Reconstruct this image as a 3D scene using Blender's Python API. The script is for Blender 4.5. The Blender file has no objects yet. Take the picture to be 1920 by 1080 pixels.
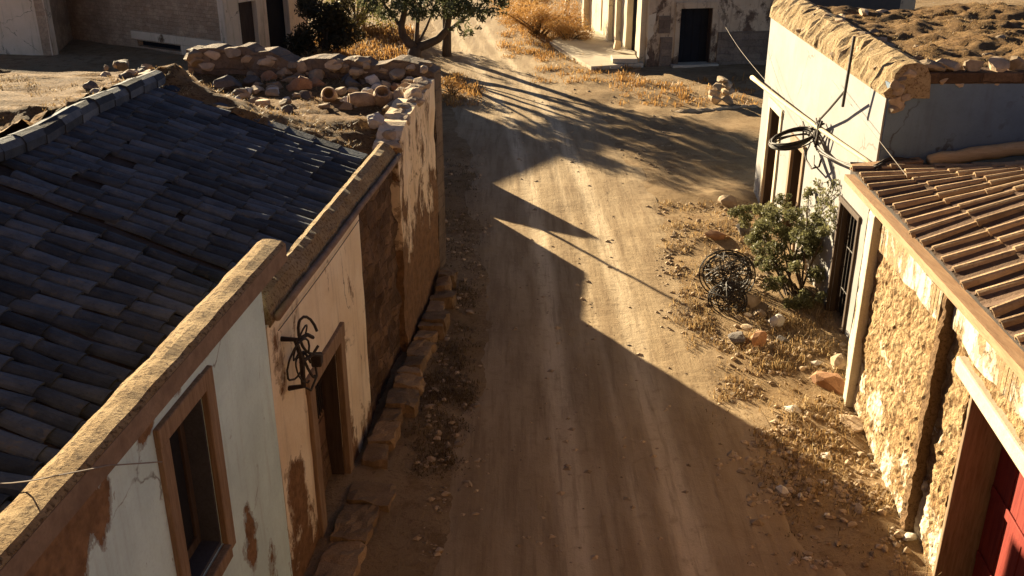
import bpy, math, random
from mathutils import Vector, noise, Matrix
random.seed(7)
R = random.Random(11)
rad = math.radians
sc = bpy.context.scene
COL = sc.collection
# ------------------------------------------------------------------ survey helpers (photo -> metres on real planes)
H = 8.0
TH = rad(23.7); FP = 1870.0
ct, st = math.cos(TH), math.sin(TH)
def ray(u, v):
    x = (u-960)/FP; y = (v-540)/FP
    return Vector((x, ct-y*st, -st-y*ct))
def G(u, v, z=0.0):
    d = ray(u, v); t = (H-z)/-d.z
    return Vector((d.x*t, d.y*t, z))
def at_y(u, v, y):
    d = ray(u, v); t = y/d.y
    return Vector((d.x*t, y, H+d.z*t))

class Wl:
    """vertical wall frame: s along the wall (left to right seen from outside), z up, o outwards"""
    def __init__(self, A, B, off=0.0):
        self.A = Vector((A[0], A[1], 0)); d = Vector((B[0]-A[0], B[1]-A[1], 0)); self.L = d.length
        self.d = d.normalized(); self.n = Vector((self.d.y, -self.d.x, 0)); self.A = self.A + self.n*off
    def P(self, s, z, o=0.0):
        return self.A + self.d*s + self.n*o + Vector((0, 0, z))
    def px(self, u, v, o=0.0):
        r = ray(u, v); q = self.A + self.n*o
        t = (q.x*self.n.x+q.y*self.n.y)/(r.x*self.n.x+r.y*self.n.y)
        p = Vector((r.x*t, r.y*t, H+r.z*t))
        return ((p-q).x*self.d.x+(p-q).y*self.d.y, p.z)

# ------------------------------------------------------------------ mesh builder
class MB:
    def __init__(self): self.v = []; self.f = []; self.t = []
    def quad(self, a, b, c, d, t=0.5):
        i = len(self.v); self.v += [a, b, c, d]; self.f.append((i, i+1, i+2, i+3)); self.t.append(t)
    def poly(self, pts, t=0.5):
        i = len(self.v); self.v += pts; self.f.append(tuple(range(i, i+len(pts)))); self.t.append(t)
    def hexa(self, p, t=0.5):
        """8 corners: bottom 0-3, top 4-7"""
        i = len(self.v); self.v += p
        for q in ((3,2,1,0),(4,5,6,7),(0,1,5,4),(1,2,6,5),(2,3,7,6),(3,0,4,7)):
            self.f.append(tuple(i+k for k in q)); self.t.append(t)
    def box(self, lo, hi, t=0.5):
        x0,y0,z0 = lo; x1,y1,z1 = hi
        self.hexa([Vector(q) for q in ((x0,y0,z0),(x1,y0,z0),(x1,y1,z0),(x0,y1,z0),(x0,y0,z1),(x1,y0,z1),(x1,y1,z1),(x0,y1,z1))], t)
    def wbox(self, W, s0, s1, z0, z1, o0, o1, t=0.5, z0b=None, z1b=None):
        a = z0 if z0b is None else z0b; b = z1 if z1b is None else z1b
        self.hexa([W.P(s0,z0,o1), W.P(s1,a,o1), W.P(s1,a,o0), W.P(s0,z0,o0), W.P(s0,z1,o1), W.P(s1,b,o1), W.P(s1,b,o0), W.P(s0,z1,o0)], t)
    def tube(self, pts, r, n=6, t=0.5, cap=True):
        pts = [Vector(p) for p in pts]; rs = r if isinstance(r, (list, tuple)) else [r]*len(pts)
        base = len(self.v); up = Vector((0.13, 0.21, 1)).normalized(); prev = None
        for k, p in enumerate(pts):
            d = (pts[min(k+1, len(pts)-1)]-pts[max(k-1, 0)])
            d = d.normalized() if d.length > 1e-9 else Vector((0,0,1))
            x = d.cross(up if prev is None else prev)
            if x.length < 1e-4: x = d.cross(Vector((1,0,0)))
            x.normalize(); y = x.cross(d).normalized(); prev = y
            for j in range(n):
                a = 2*math.pi*j/n
                self.v.append(p + (x*math.cos(a)+y*math.sin(a))*rs[k])
        for k in range(len(pts)-1):
            for j in range(n):
                a = base+k*n+j; b = base+k*n+(j+1) % n
                self.f.append((a, b, b+n, a+n)); self.t.append(t)
        if cap:
            self.f.append(tuple(base+j for j in range(n))); self.t.append(t)
            self.f.append(tuple(base+(len(pts)-1)*n+j for j in reversed(range(n)))); self.t.append(t)
    def add(self, verts, faces, t=0.5):
        i = len(self.v); self.v += verts
        for f in faces: self.f.append(tuple(i+k for k in f)); self.t.append(t)
    def build(self, name, mat, parent=None, smooth=False, bevel=0.0, kind=None, fix=True):
        me = bpy.data.meshes.new(name)
        base = parent_origin(parent)
        me.from_pydata([tuple(v-base) for v in self.v], [], self.f)
        if len(self.t) == len(me.polygons):
            a = me.attributes.new('tint', 'FLOAT', 'FACE'); a.data.foreach_set('value', self.t)
        if smooth: me.polygons.foreach_set('use_smooth', [True]*len(me.polygons))
        me.materials.append(mat); me.update()
        if fix:
            import bmesh
            bm = bmesh.new(); bm.from_mesh(me)
            bmesh.ops.recalc_face_normals(bm, faces=bm.faces); bm.to_mesh(me); bm.free()
        o = bpy.data.objects.new(name, me); COL.objects.link(o)
        if parent is not None: o.parent = parent
        if bevel:
            m = o.modifiers.new('bevel', 'BEVEL'); m.width = bevel; m.segments = 2; m.limit_method = 'ANGLE'
        if kind: o['kind'] = kind
        return o
ORG = {}
def parent_origin(p):
    o = Vector((0,0,0))
    while p is not None:
        o = o + ORG.get(p.name, Vector((0,0,0))); p = p.parent
    return o
def thing(name, label, cat, loc, group=None):
    o = bpy.data.objects.new(name, None); COL.objects.link(o); o.empty_display_size = .3
    o.location = loc; ORG[o.name] = Vector(loc)
    o['label'] = label; o['category'] = cat
    if group: o['group'] = group
    return o
def tag(o, label, cat, group=None):
    o['label'] = label; o['category'] = cat
    if group: o['group'] = group
    return o
def solo(mb, name, mat, label, cat, loc, group=None, **k):
    """a thing that is one mesh, origin at its own base"""
    loc = Vector(loc); m2 = MB(); m2.v = [v-loc for v in mb.v]; m2.f = mb.f; m2.t = mb.t
    o = m2.build(name, mat, **k); o.location = loc
    return tag(o, label, cat, group)
def fr(p, s, o=4, seed=0.0):
    return noise.fractal(Vector((p[0]*s+seed*7.3, p[1]*s-seed*3.1, p[2]*s+seed*1.7)), 1.0, 2.0, o)

# ------------------------------------------------------------------ materials
class NT:
    def __init__(self, name):
        self.m = bpy.data.materials.new(name); self.m.use_nodes = True
        self.nt = self.m.node_tree; self.b = self.nt.nodes['Principled BSDF']
        self.b.inputs['Specular IOR Level'].default_value = .25
        self.g = self.new('ShaderNodeNewGeometry')
    def new(self, t): return self.nt.nodes.new(t)
    def link(self, a, b): self.nt.links.new(a, b)
    def setin(self, sock, v):
        if hasattr(v, 'is_linked') or isinstance(v, bpy.types.NodeSocket): self.link(v, sock)
        else:
            if isinstance(v, (tuple, list)) and len(v) == 3 and sock.type == 'RGBA': v = (*v, 1)
            sock.default_value = v
    @property
    def pos(self): return self.g.outputs['Position']
    def mapv(self, sc=(1,1,1), rot=(0,0,0), vec=None):
        n = self.new('ShaderNodeMapping'); self.link(vec or self.pos, n.inputs[0])
        n.inputs['Scale'].default_value = sc; n.inputs['Rotation'].default_value = rot
        return n.outputs[0]
    def noise(self, s, d=5, r=.6, vec=None, dist=0.0):
        n = self.new('ShaderNodeTexNoise'); self.link(vec or self.pos, n.inputs['Vector'])
        n.inputs['Scale'].default_value = s; n.inputs['Detail'].default_value = d; n.inputs['Roughness'].default_value = r
        n.inputs['Distortion'].default_value = dist
        return n.outputs['Fac']
    def voro(self, s, feat='F1', vec=None, out='Distance'):
        n = self.new('ShaderNodeTexVoronoi'); n.feature = feat; self.link(vec or self.pos, n.inputs['Vector'])
        n.inputs['Scale'].default_value = s
        return n.outputs[out]
    def ramp(self, f, a, b, lo=0.0, hi=1.0):
        n = self.new('ShaderNodeMapRange'); n.interpolation_type = 'SMOOTHSTEP'; self.setin(n.inputs[0], f)
        n.inputs[1].default_value = a; n.inputs[2].default_value = b; n.inputs[3].default_value = lo; n.inputs[4].default_value = hi
        return n.outputs[0]
    def ma(self, op, a, b=0.0):
        n = self.new('ShaderNodeMath'); n.operation = op; self.setin(n.inputs[0], a); self.setin(n.inputs[1], b)
        return n.outputs[0]
    def mix(self, f, a, b, mode='MIX'):
        n = self.new('ShaderNodeMix'); n.data_type = 'RGBA'; n.blend_type = mode
        self.setin(n.inputs[0], f); self.setin(n.inputs[6], a); self.setin(n.inputs[7], b)
        return n.outputs[2]
    def attr(self, name='tint'):
        n = self.new('ShaderNodeAttribute'); n.attribute_name = name; return n.outputs['Fac']
    def xyz(self):
        n = self.new('ShaderNodeSeparateXYZ'); self.link(self.pos, n.inputs[0]); return n.outputs
    def bump(self, h, strength=.5, dist=.02, prev=None):
        n = self.new('ShaderNodeBump'); self.setin(n.inputs['Height'], h)
        n.inputs['Strength'].default_value = strength; n.inputs['Distance'].default_value = dist
        if prev: self.link(prev, n.inputs['Normal'])
        return n.outputs[0]
    def done(self, col, rough=.9, nrm=None, spec=None):
        self.setin(self.b.inputs['Base Color'], col); self.setin(self.b.inputs['Roughness'], rough)
        if nrm: self.link(nrm, self.b.inputs['Normal'])
        if spec is not None: self.b.inputs['Specular IOR Level'].default_value = spec
        return self.m

def m_simple(name, c1, c2, s=6, rough=.85, bump=.4, bd=.01, stretch=(1,1,1), spec=.25, tint=0.0, fine=40):
    n = NT(name); v = n.mapv(stretch)
    a = n.noise(s, 6, .65, v); b = n.noise(fine, 3, .6, v)
    c = n.mix(n.ramp(a, .3, .7), c1, c2)
    c = n.mix(n.ramp(b, .35, .75, 0, .35), c, tuple(q*.45 for q in c1))
    if tint:
        c = n.mix(1.0, c, n_tint(n, tint), 'MULTIPLY')
    h = n.ma('ADD', n.ma('MULTIPLY', a, .6), n.ma('MULTIPLY', b, .4))
    return n.done(c, rough, n.bump(h, bump, bd), spec)
def n_tint(n, amt):
    t = n.attr(); k = n.ma('ADD', n.ma('MULTIPLY', t, 2*amt), 1-amt)
    cb = n.new('ShaderNodeCombineColor'); 
    for i in range(3): n.link(k, cb.inputs[i])
    return cb.outputs[0]

def m_plaster(name, c1, c2, under, thr=.62, zb=0.0, zr=1.5, low=.25, streak=.35, blobs=(), us=1.0, bumpk=.5, fine=1.0):
    """lime plaster over adobe: exposed patches where noise + closeness to the ground pass a threshold"""
    n = NT(name); z = n.xyz()[2]
    base = n.mix(n.ramp(n.noise(1.3, 6, .6), .3, .7), c1, c2)
    stv = n.mapv((3.2, 3.2, .28)); sk = n.noise(1.6, 5, .65, stv)
    base = n.mix(n.ramp(sk, .5, .78, 0, streak), base, tuple(q*.5 for q in under))
    grain = n.noise(28, 5, .7)
    base = n.mix(n.ramp(grain, .45, .8, 0, .28), base, tuple(q*.62 for q in c2))
    pn = n.noise(1.9, 8, .62, n.mapv((1,1,.55)), .4)
    f = n.ma('ADD', pn, n.ramp(z, zb, zb+zr, low, 0)); f = n.ma('ADD', f, n.ramp(n.noise(11, 6, .7), .3, .7, -.035, .035))
    for (cx, cy, cz, rx, rz, amt) in blobs:
        vm = n.new('ShaderNodeVectorMath'); vm.operation = 'SUBTRACT'; n.link(n.pos, vm.inputs[0]); vm.inputs[1].default_value = (cx, cy, cz)
        vs = n.new('ShaderNodeVectorMath'); vs.operation = 'MULTIPLY'; n.link(vm.outputs[0], vs.inputs[0]); vs.inputs[1].default_value = (1/rx, 1/rx, 1/rz)
        vl = n.new('ShaderNodeVectorMath'); vl.operation = 'LENGTH'; n.link(vs.outputs[0], vl.inputs[0])
        f = n.ma('ADD', f, n.ramp(vl.outputs['Value'], 0.2, 1.0, amt, 0))
    mask = n.ramp(f, thr, thr+.025)
    edge = n.ma('SUBTRACT', n.ramp(f, thr-.045, thr-.012), mask)
    ub = n.mix(n.ramp(n.noise(7, 6, .7), .3, .7), tuple(q*.55 for q in under), under)
    ub = n.mix(n.ramp(n.voro(9*us), .1, .5, .35, 0), ub, tuple(q*.3 for q in under))
    col = n.mix(n.ma('MULTIPLY', edge, n.ramp(sk, .35, .6, .15, .75)), base, tuple(q*.35 for q in under))
    m2 = n.ma('MULTIPLY', n.ramp(f, thr-.055, thr-.047), n.ramp(n.noise(4.5, 5, .6), .42, .5))
    col = n.mix(n.ma('MULTIPLY', m2, .7), col, tuple((p+q)*.42 for p, q in zip(c2, under)))
    crk = n.new('ShaderNodeTexVoronoi'); crk.feature = 'DISTANCE_TO_EDGE'; crk.inputs['Scale'].default_value = .55
    wv = n.new('ShaderNodeTexNoise'); n.link(n.pos, wv.inputs['Vector']); wv.inputs['Scale'].default_value = 3.0; wv.inputs['Detail'].default_value = 6
    av = n.new('ShaderNodeMix'); av.data_type = 'RGBA'; av.blend_type = 'ADD'; av.inputs[0].default_value = .5; n.link(n.pos, av.inputs[6]); n.link(wv.outputs['Color'], av.inputs[7]); n.link(av.outputs[2], crk.inputs['Vector'])
    ck = n.ma('MULTIPLY', n.ramp(crk.outputs['Distance'], .0, .012, 1, 0), n.ramp(n.noise(.9, 4, .6), .48, .6, 0, .7))
    col = n.mix(ck, col, tuple(q*.3 for q in under))
    spk = n.ma('MULTIPLY', n.ramp(n.noise(6.5, 8, .75, n.mapv((1.6,1.6,.8))), .665, .70), .8)
    col = n.mix(spk, col, tuple(q*.32 for q in under))
    col = n.mix(mask, col, ub)
    h = n.ma('SUBTRACT', n.ma('ADD', n.ma('SUBTRACT', n.ma('MULTIPLY', grain, .12*fine), n.ma('MULTIPLY', m2, .22)), n.ma('MULTIPLY', n.noise(3.5, 5, .6), .35)), n.ma('MULTIPLY', mask, n.ma('ADD', .35, n.ma('MULTIPLY', n.noise(16, 6, .7), .9))))
    return n.done(col, .92, n.bump(h, bumpk, .035))

def m_earth(name, c1, c2, c3, s=2.5, bump=.8, bd=.05):
    n = NT(name)
    a = n.noise(s, 8, .65); b = n.noise(s*9, 6, .7); d = n.noise(s*30, 3, .7)
    c = n.mix(n.ramp(a, .32, .68), c1, c2)
    c = n.mix(n.ramp(b, .47, .64, 0, .85), c, c3)
    c = n.mix(n.ramp(d, .55, .75, 0, .5), c, tuple(q*1.5 for q in c2))
    h = n.ma('ADD', n.ma('MULTIPLY', b, .7), n.ma('MULTIPLY', d, .3))
    return n.done(c, .95, n.bump(h, bump, bd), .1)

def m_tile(name, c1, c2, c3, tint=.5):
    n = NT(name)
    a = n.noise(3.0, 6, .65); b = n.noise(22, 5, .7)
    c = n.mix(n.ramp(a, .35, .65), c1, c2)
    c = n.mix(n.ramp(n.noise(5.5, 7, .7), .58, .7, 0, .8), c, c3)
    c = n.mix(1.0, c, n_tint(n, tint), 'MULTIPLY')
    c = n.mix(n.ramp(b, .5, .8, 0, .5), c, tuple(q*.4 for q in c1))
    return n.done(c, n.ramp(a, .3, .7, .82, .96), n.bump(n.ma('ADD', b, a), .7, .02), .12)

def m_leaf(name, c1, c2, c3):
    n = NT(name); t = n.attr()
    c = n.mix(n.ramp(t, 0, .6), c1, c2); c = n.mix(n.ramp(t, .6, 1), c, c3)
    n.setin(n.b.inputs['Base Color'], c); n.b.inputs['Roughness'].default_value = .6
    tr = n.new('ShaderNodeBsdfTranslucent'); n.setin(tr.inputs['Color'], n.mix(.0, c, c))
    mx = n.new('ShaderNodeMixShader'); mx.inputs[0].default_value = .35
    out = n.nt.nodes['Material Output']
    n.link(n.b.outputs[0], mx.inputs[1]); n.link(tr.outputs[0], mx.inputs[2]); n.link(mx.outputs[0], out.inputs['Surface'])
    return n.m

def m_masonry(name, c1, c2, mortar, s=3.2, stretch=(1,1,2.0), bump=.9):
    """rough coursed stone: bricks laid along the wall (x+y, z), bent by noise, thin worn joints"""
    n = NT(name); x, y, z = n.xyz()
    cb = n.new('ShaderNodeCombineXYZ'); n.link(n.ma('SUBTRACT', y, n.ma('MULTIPLY', x, .62)), cb.inputs[0]); n.link(z, cb.inputs[1])
    wn = n.new('ShaderNodeTexNoise'); n.link(n.pos, wn.inputs['Vector']); wn.inputs['Scale'].default_value = 2.6; wn.inputs['Detail'].default_value = 4
    ad = n.new('ShaderNodeMix'); ad.data_type = 'RGBA'; ad.blend_type = 'ADD'; ad.inputs[0].default_value = .16
    n.link(cb.outputs[0], ad.inputs[6]); n.link(wn.outputs['Color'], ad.inputs[7])
    bt = n.new('ShaderNodeTexBrick'); n.link(ad.outputs[2], bt.inputs['Vector']); bt.inputs['Scale'].default_value = 1.0
    bt.inputs['Brick Width'].default_value = 1.1/s; bt.inputs['Row Height'].default_value = .55/s; bt.inputs['Mortar Size'].default_value = .03/s; bt.inputs['Mortar Smooth'].default_value = .7
    bt.inputs['Color1'].default_value = (0,0,0,1); bt.inputs['Color2'].default_value = (1,1,1,1); bt.inputs['Mortar'].default_value = (.5,.5,.5,1)
    a = n.noise(1.4, 6, .65); b = n.noise(13, 6, .72)
    c = n.mix(bt.outputs['Color'], c1, c2)
    c = n.mix(n.ramp(a, .35, .65, 0, .6), c, tuple(q*.6 for q in c1)); c = n.mix(n.ramp(b, .42, .72, 0, .6), c, tuple(q*.45 for q in c1))
    c = n.mix(n.ma('MULTIPLY', bt.outputs['Fac'], n.ramp(a, .4, .6, .25, .8)), c, mortar)
    h = n.ma('SUBTRACT', n.ma('ADD', n.ma('MULTIPLY', b, .8), n.ma('MULTIPLY', a, .5)), n.ma('MULTIPLY', bt.outputs['Fac'], .5))
    return n.done(c, .93, n.bump(h, bump, .05), .15)

def m_wood(name, c1, c2, along='z', rough=.8):
    st_ = {'z': (9, 9, .7), 'y': (9, .7, 9), 'x': (.7, 9, 9)}[along]
    n = NT(name); v = n.mapv(st_); a = n.noise(2.2, 7, .65, v); b = n.noise(9, 4, .6, v)
    c = n.mix(n.ramp(a, .3, .7), c1, c2); c = n.mix(n.ramp(b, .5, .8, 0, .55), c, tuple(q*.3 for q in c1))
    return n.done(c, rough, n.bump(n.ma('ADD', a, b), .5, .008), .25)

M = {}
LX_ = lambda y: -3.514+.108*y
_wl = Wl((LX_(2), 2), (LX_(30), 30))
def _bl(u, v, rx, rz, amt):
    q = _wl.px(u, v); p = _wl.P(q[0], q[1]); return (p.x, p.y, p.z, rx, rz, amt)
M['blue'] = m_plaster('pale_blue_plaster', (.67,.84,.81), (.54,.69,.67), (.30,.17,.085), thr=.70, zb=-.5, zr=2.6, low=.13, streak=.22,
        blobs=(_bl(120,1010,.75,.7,.34), _bl(195,950,.28,.5,.22), _bl(60,1060,.8,.5,.3), _bl(465,1010,.35,.6,.16), _bl(275,790,.30,.22,.25), _bl(385,655,.25,.2,.24), _bl(330,715,.5,.14,.16), _bl(435,600,.1,.1,.3), _bl(70,1020,.4,.2,.3)))
M['cream'] = m_plaster('cream_plaster', (.86,.75,.56), (.76,.62,.42), (.27,.145,.065), thr=.69, zb=-.1, zr=1.5, low=.26, streak=.5, blobs=(_bl(520,640,.3,1.6,.14), _bl(565,930,.5,1.2,.14)))
M['ruin'] = m_plaster('peeling_ruin_plaster', (.84,.69,.48), (.72,.55,.35), (.27,.15,.07), thr=.61, zb=.9, zr=2.2, low=.32, streak=.6, bumpk=.9)
M['darkstone'] = m_masonry('dark_brown_masonry', (.10,.06,.035), (.24,.15,.088), (.075,.045,.028), 2.8, (1,1,2.2))
M['white'] = m_plaster('white_limewash', (.30,.29,.28), (.26,.25,.235), (.42,.30,.18), thr=.76, zb=.0, zr=.9, low=.22, streak=.15, bumpk=.3)
M['shadewall'] = m_plaster('shaded_white_plaster', (.14,.19,.25), (.105,.145,.195), (.14,.11,.09), thr=.78, zb=4.0, zr=.5, low=0, streak=.3, bumpk=.3)  # dark blue-grey carries the shade of the white house's unlit sides
M['peelwhite'] = m_plaster('flaking_white_plaster', (.58,.52,.42), (.50,.43,.32), (.40,.265,.135), thr=.50, zb=-.3, zr=1.2, low=-.06, streak=.3, bumpk=.9)
def m_adobe():
    n = NT('rough_adobe_render'); z = n.xyz()[2]
    a = n.noise(1.1, 7, .62); b = n.noise(8, 9, .78, n.mapv((1,1,.8))); d = n.noise(34, 5, .75)
    wn = n.new('ShaderNodeTexNoise'); n.link(n.pos, wn.inputs['Vector']); wn.inputs['Scale'].default_value = 6; wn.inputs['Detail'].default_value = 5
    av = n.new('ShaderNodeMix'); av.data_type = 'RGBA'; av.blend_type = 'ADD'; av.inputs[0].default_value = .22; n.link(n.pos, av.inputs[6]); n.link(wn.outputs['Color'], av.inputs[7])
    v = n.voro(8.5, 'F1', av.outputs[2]); v2 = n.voro(19, 'F1', av.outputs[2])
    c = n.mix(n.ramp(a, .35, .65), (.43,.285,.14), (.53,.375,.205))
    c = n.mix(n.ramp(v, .45, .75, 0, .75), c, (.21,.115,.048)); c = n.mix(n.ramp(b, .50, .64, 0, .7), c, (.25,.14,.06)); c = n.mix(n.ramp(d, .56, .7, 0, .7), c, (.10,.05,.02))
    f = n.ma('ADD', n.noise(1.9, 9, .7), n.ma('ADD', n.ramp(z, .45, 1.35, .19, 0), n.ramp(n.ma('ABSOLUTE', n.ma('SUBTRACT', z, 1.6)), .06, .2, .12, 0)))
    m = n.ramp(f, .64, .68)
    c = n.mix(n.ma('MULTIPLY', m, n.ramp(b, .42, .6, 1, .3)), c, (.66,.57,.43))
    hr = n.ma('ADD', n.ma('MULTIPLY', b, .8), n.ma('SUBTRACT', n.ma('MULTIPLY', d, .6), n.ma('ADD', n.ma('MULTIPLY', v, .9), n.ma('MULTIPLY', v2, .45))))
    h = n.ma('ADD', n.ma('MULTIPLY', hr, n.ma('SUBTRACT', 1, n.ma('MULTIPLY', m, .75))), n.ma('MULTIPLY', m, .25))
    return n.done(c, .95, n.bump(h, 1.0, .07), .1)
M['adobe'] = m_adobe()
M['mud'] = m_earth('brown_shade_render', (.19,.115,.06), (.27,.17,.09), (.09,.05,.022), 4.0, 1.0, .05)  # dark brown for the painted shadow band and the bounce-damping skin
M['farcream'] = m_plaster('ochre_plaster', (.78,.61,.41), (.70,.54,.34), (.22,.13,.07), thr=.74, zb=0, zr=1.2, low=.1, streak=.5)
M['farshade'] = m_plaster('shaded_ochre_plaster', (.54,.41,.27), (.43,.32,.20), (.17,.11,.07), thr=.60, zb=0, zr=1.6, low=.2, streak=.6)  # darker ochre copy with the front's shade put into the colour
M['farwhite'] = m_plaster('far_limewash', (.62,.54,.40), (.54,.45,.31), (.36,.25,.14), thr=.72, zb=0, zr=1.0, low=.15, streak=.3)
M['brickwall'] = m_masonry('brown_brick_masonry', (.48,.31,.18), (.60,.42,.25), (.28,.19,.11), 3.4, (1,1,2.6), .7)
M['dado'] = m_masonry('stone_dado', (.19,.14,.10), (.27,.20,.14), (.12,.09,.065), 2.0, (1,1,2.0), .8)
M['earth'] = m_earth('roof_earth', (.16,.09,.038), (.26,.16,.07), (.06,.03,.013), 1.9, 1.0, .06)
M['crown'] = m_earth('crumbling_earth_crown', (.42,.30,.16), (.52,.39,.23), (.17,.095,.04), 3.0, 1.0, .09)
M['coping'] = m_earth('eroded_coping', (.30,.195,.09), (.47,.34,.185), (.07,.038,.017), 2.8, 1.0, .05)
M['fascia'] = m_simple('coping_fascia', (.20,.135,.09), (.30,.21,.14), 5, .9, .5, .01)
M['stone'] = m_simple('weathered_stone', (.33,.24,.15), (.47,.355,.235), 5, .9, .8, .02, tint=.35)
M['redstone'] = m_simple('reddish_stone', (.30,.15,.075), (.42,.23,.12), 6, .9, .8, .02, tint=.25)
M['palestone'] = m_simple('pale_stone', (.56,.50,.42), (.66,.60,.52), 5, .9, .5, .02, tint=.1)
M['darkrock'] = m_simple('dark_stone', (.10,.085,.075), (.17,.145,.12), 6, .85, .8, .02, tint=.3)
M['kerb'] = m_simple('worn_kerb_stone', (.23,.15,.08), (.33,.22,.12), 4, .92, 1.0, .03, tint=.3)
M['clay'] = m_simple('fired_clay', (.30,.20,.12), (.46,.33,.22), 7, .92, .8, .012)
M['slab'] = m_simple('cement_slab', (.46,.38,.27), (.54,.46,.34), 2, .9, .5, .01)
M['rooftile'] = m_tile('shaded_roof_tile', (.046,.058,.074), (.082,.097,.115), (.14,.13,.11), .6)  # dark grey tile, deepened so the colour carries the roof's shade
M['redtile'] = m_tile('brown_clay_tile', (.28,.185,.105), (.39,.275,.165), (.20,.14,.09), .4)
M['pantile'] = m_tile('shaded_pan_tile', (.13,.08,.055), (.18,.115,.075), (.07,.05,.04), .4)  # darker than the covers; channel shade is put into the colour
M['tilebed'] = m_simple('tile_bed', (.04,.032,.028), (.07,.055,.045), 6, .95, .5, .02)
M['frame'] = m_wood('weathered_brown_timber', (.20,.125,.07), (.31,.21,.13))
M['framey'] = m_wood('weathered_brown_beam', (.27,.15,.075), (.38,.23,.12), 'y')
M['beam'] = m_wood('sunbleached_beam', (.50,.33,.16), (.60,.43,.24), 'x')
M['paintedjamb'] = m_simple('worn_plaster_jamb', (.50,.42,.30), (.60,.51,.38), 5, .9, .6, .015)
M['reveal'] = m_simple('blue_grey_reveal', (.06,.06,.07), (.085,.085,.095), 3, .9, .3, .01)
M['darkwood'] = m_wood('old_dark_wood', (.055,.036,.024), (.09,.06,.04))
M['brownwood'] = m_wood('brown_door_wood', (.13,.07,.04), (.19,.11,.065))
M['redwood'] = m_wood('red_painted_planks', (.17,.018,.012), (.26,.035,.02), rough=.75)
M['iron'] = m_simple('rusty_dark_iron', (.022,.016,.013), (.05,.032,.022), 12, .7, .4, .004)
M['cable'] = m_simple('black_cable', (.028,.022,.018), (.055,.042,.032), 20, .6, .4, .003)
M['oldwire'] = m_simple('oxidised_wire', (.09,.085,.08), (.16,.14,.12), 12, .55, .3, .003)
M['wire'] = m_simple('thin_wire', (.22,.18,.14), (.3,.25,.2), 10, .6, .1, .001)
M['cane'] = m_wood('dry_cane', (.46,.36,.22), (.56,.46,.30), 'y')
M['bark'] = m_simple('olive_bark', (.075,.05,.032), (.12,.085,.055), 6, .95, 1.0, .03, (1,1,.3))
M['olive'] = m_leaf('olive_leaf', (.045,.05,.022), (.085,.092,.042), (.16,.165,.085))
M['bushleaf'] = m_leaf('shrub_leaf', (.075,.075,.034), (.16,.155,.07), (.32,.30,.15))
M['darkleaf'] = m_leaf('dark_scrub_leaf', (.03,.026,.014), (.055,.045,.022), (.10,.075,.035))
M['weed'] = m_leaf('withered_weed', (.10,.065,.03), (.17,.115,.055), (.26,.18,.09))
M['yellowleaf'] = m_leaf('yellow_green_leaf', (.12,.115,.03), (.22,.20,.06), (.32,.28,.10))
M['straw'] = m_leaf('dry_straw', (.17,.105,.045), (.33,.21,.09), (.56,.42,.22))
M['drybush'] = m_leaf('dry_orange_scrub', (.26,.13,.04), (.42,.235,.075), (.54,.34,.13))
M['dark'] = m_simple('painted_dark_interior', (.012,.012,.014), (.018,.018,.02), 3, .95, .1, .01)  # near-black sheets painting the unlit rooms behind openings
M['void'] = m_simple('room_plaster_unlit', (.06,.055,.05), (.08,.07,.06), 3, .95, .1, .01)  # infill dark as an unlit room, shade put into the colour
M['metal'] = m_simple('faded_enamel', (.30,.31,.33), (.38,.39,.40), 4, .5, .1, .002)

def m_ground():
    n = NT('dirt_ground')
    a = n.noise(.35, 7, .62); b = n.noise(2.4, 8, .68); c_ = n.noise(15, 6, .72); d = n.noise(60, 3, .7)
    c = n.mix(n.ramp(a, .35, .65), (.28,.19,.10), (.36,.255,.145))
    c = n.mix(n.ramp(b, .45, .68, 0, .72), c, (.19,.115,.055))
    c = n.mix(n.ramp(c_, .5, .72, 0, .6), c, (.12,.068,.03))
    c = n.mix(n.ramp(d, .62, .78, 0, .55), c, (.62,.50,.34))
    h = n.ma('ADD', n.ma('MULTIPLY', b, .5), n.ma('ADD', n.ma('MULTIPLY', c_, .8), n.ma('MULTIPLY', d, .3)))
    return n.done(c, .96, n.bump(h, .75, .06), .08)
def m_road():
    n = NT('dirt_road')
    t = n.attr('track')
    v = n.mapv((1, .12, 1), (0, 0, rad(4)))
    s1 = n.noise(2.6, 6, .6, v); b = n.noise(5, 6, .65); d = n.noise(45, 4, .7); a = n.noise(.5, 5, .6); s2 = n.noise(9, 5, .65, n.mapv((1, .06, 1), (0, 0, rad(4))))
    c = n.mix(n.ramp(a, .35, .65), (.365,.265,.155), (.43,.32,.195))
    c = n.mix(n.ramp(s1, .42, .62, 0, .6), c, (.25,.17,.095))
    c = n.mix(n.ma('MULTIPLY', n.ramp(t, .2, .9), n.ramp(s1, .3, .6, 1, .6)), c, (.62,.49,.325))
    c = n.mix(n.ramp(s2, .5, .66, 0, .4), c, (.20,.135,.075))
    c = n.mix(n.ramp(b, .52, .74, 0, .45), c, (.23,.155,.085))
    c = n.mix(n.ramp(d, .56, .76, 0, .4), c, (.19,.125,.07))
    h = n.ma('ADD', n.ma('MULTIPLY', b, .6), n.ma('ADD', n.ma('MULTIPLY', d, .25), n.ma('ADD', n.ma('MULTIPLY', s1, .5), n.ma('MULTIPLY', s2, .35))))
    return n.done(c, .95, n.bump(h, .6, .05), .08)
M['ground'] = m_ground(); M['road'] = m_road()

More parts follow.
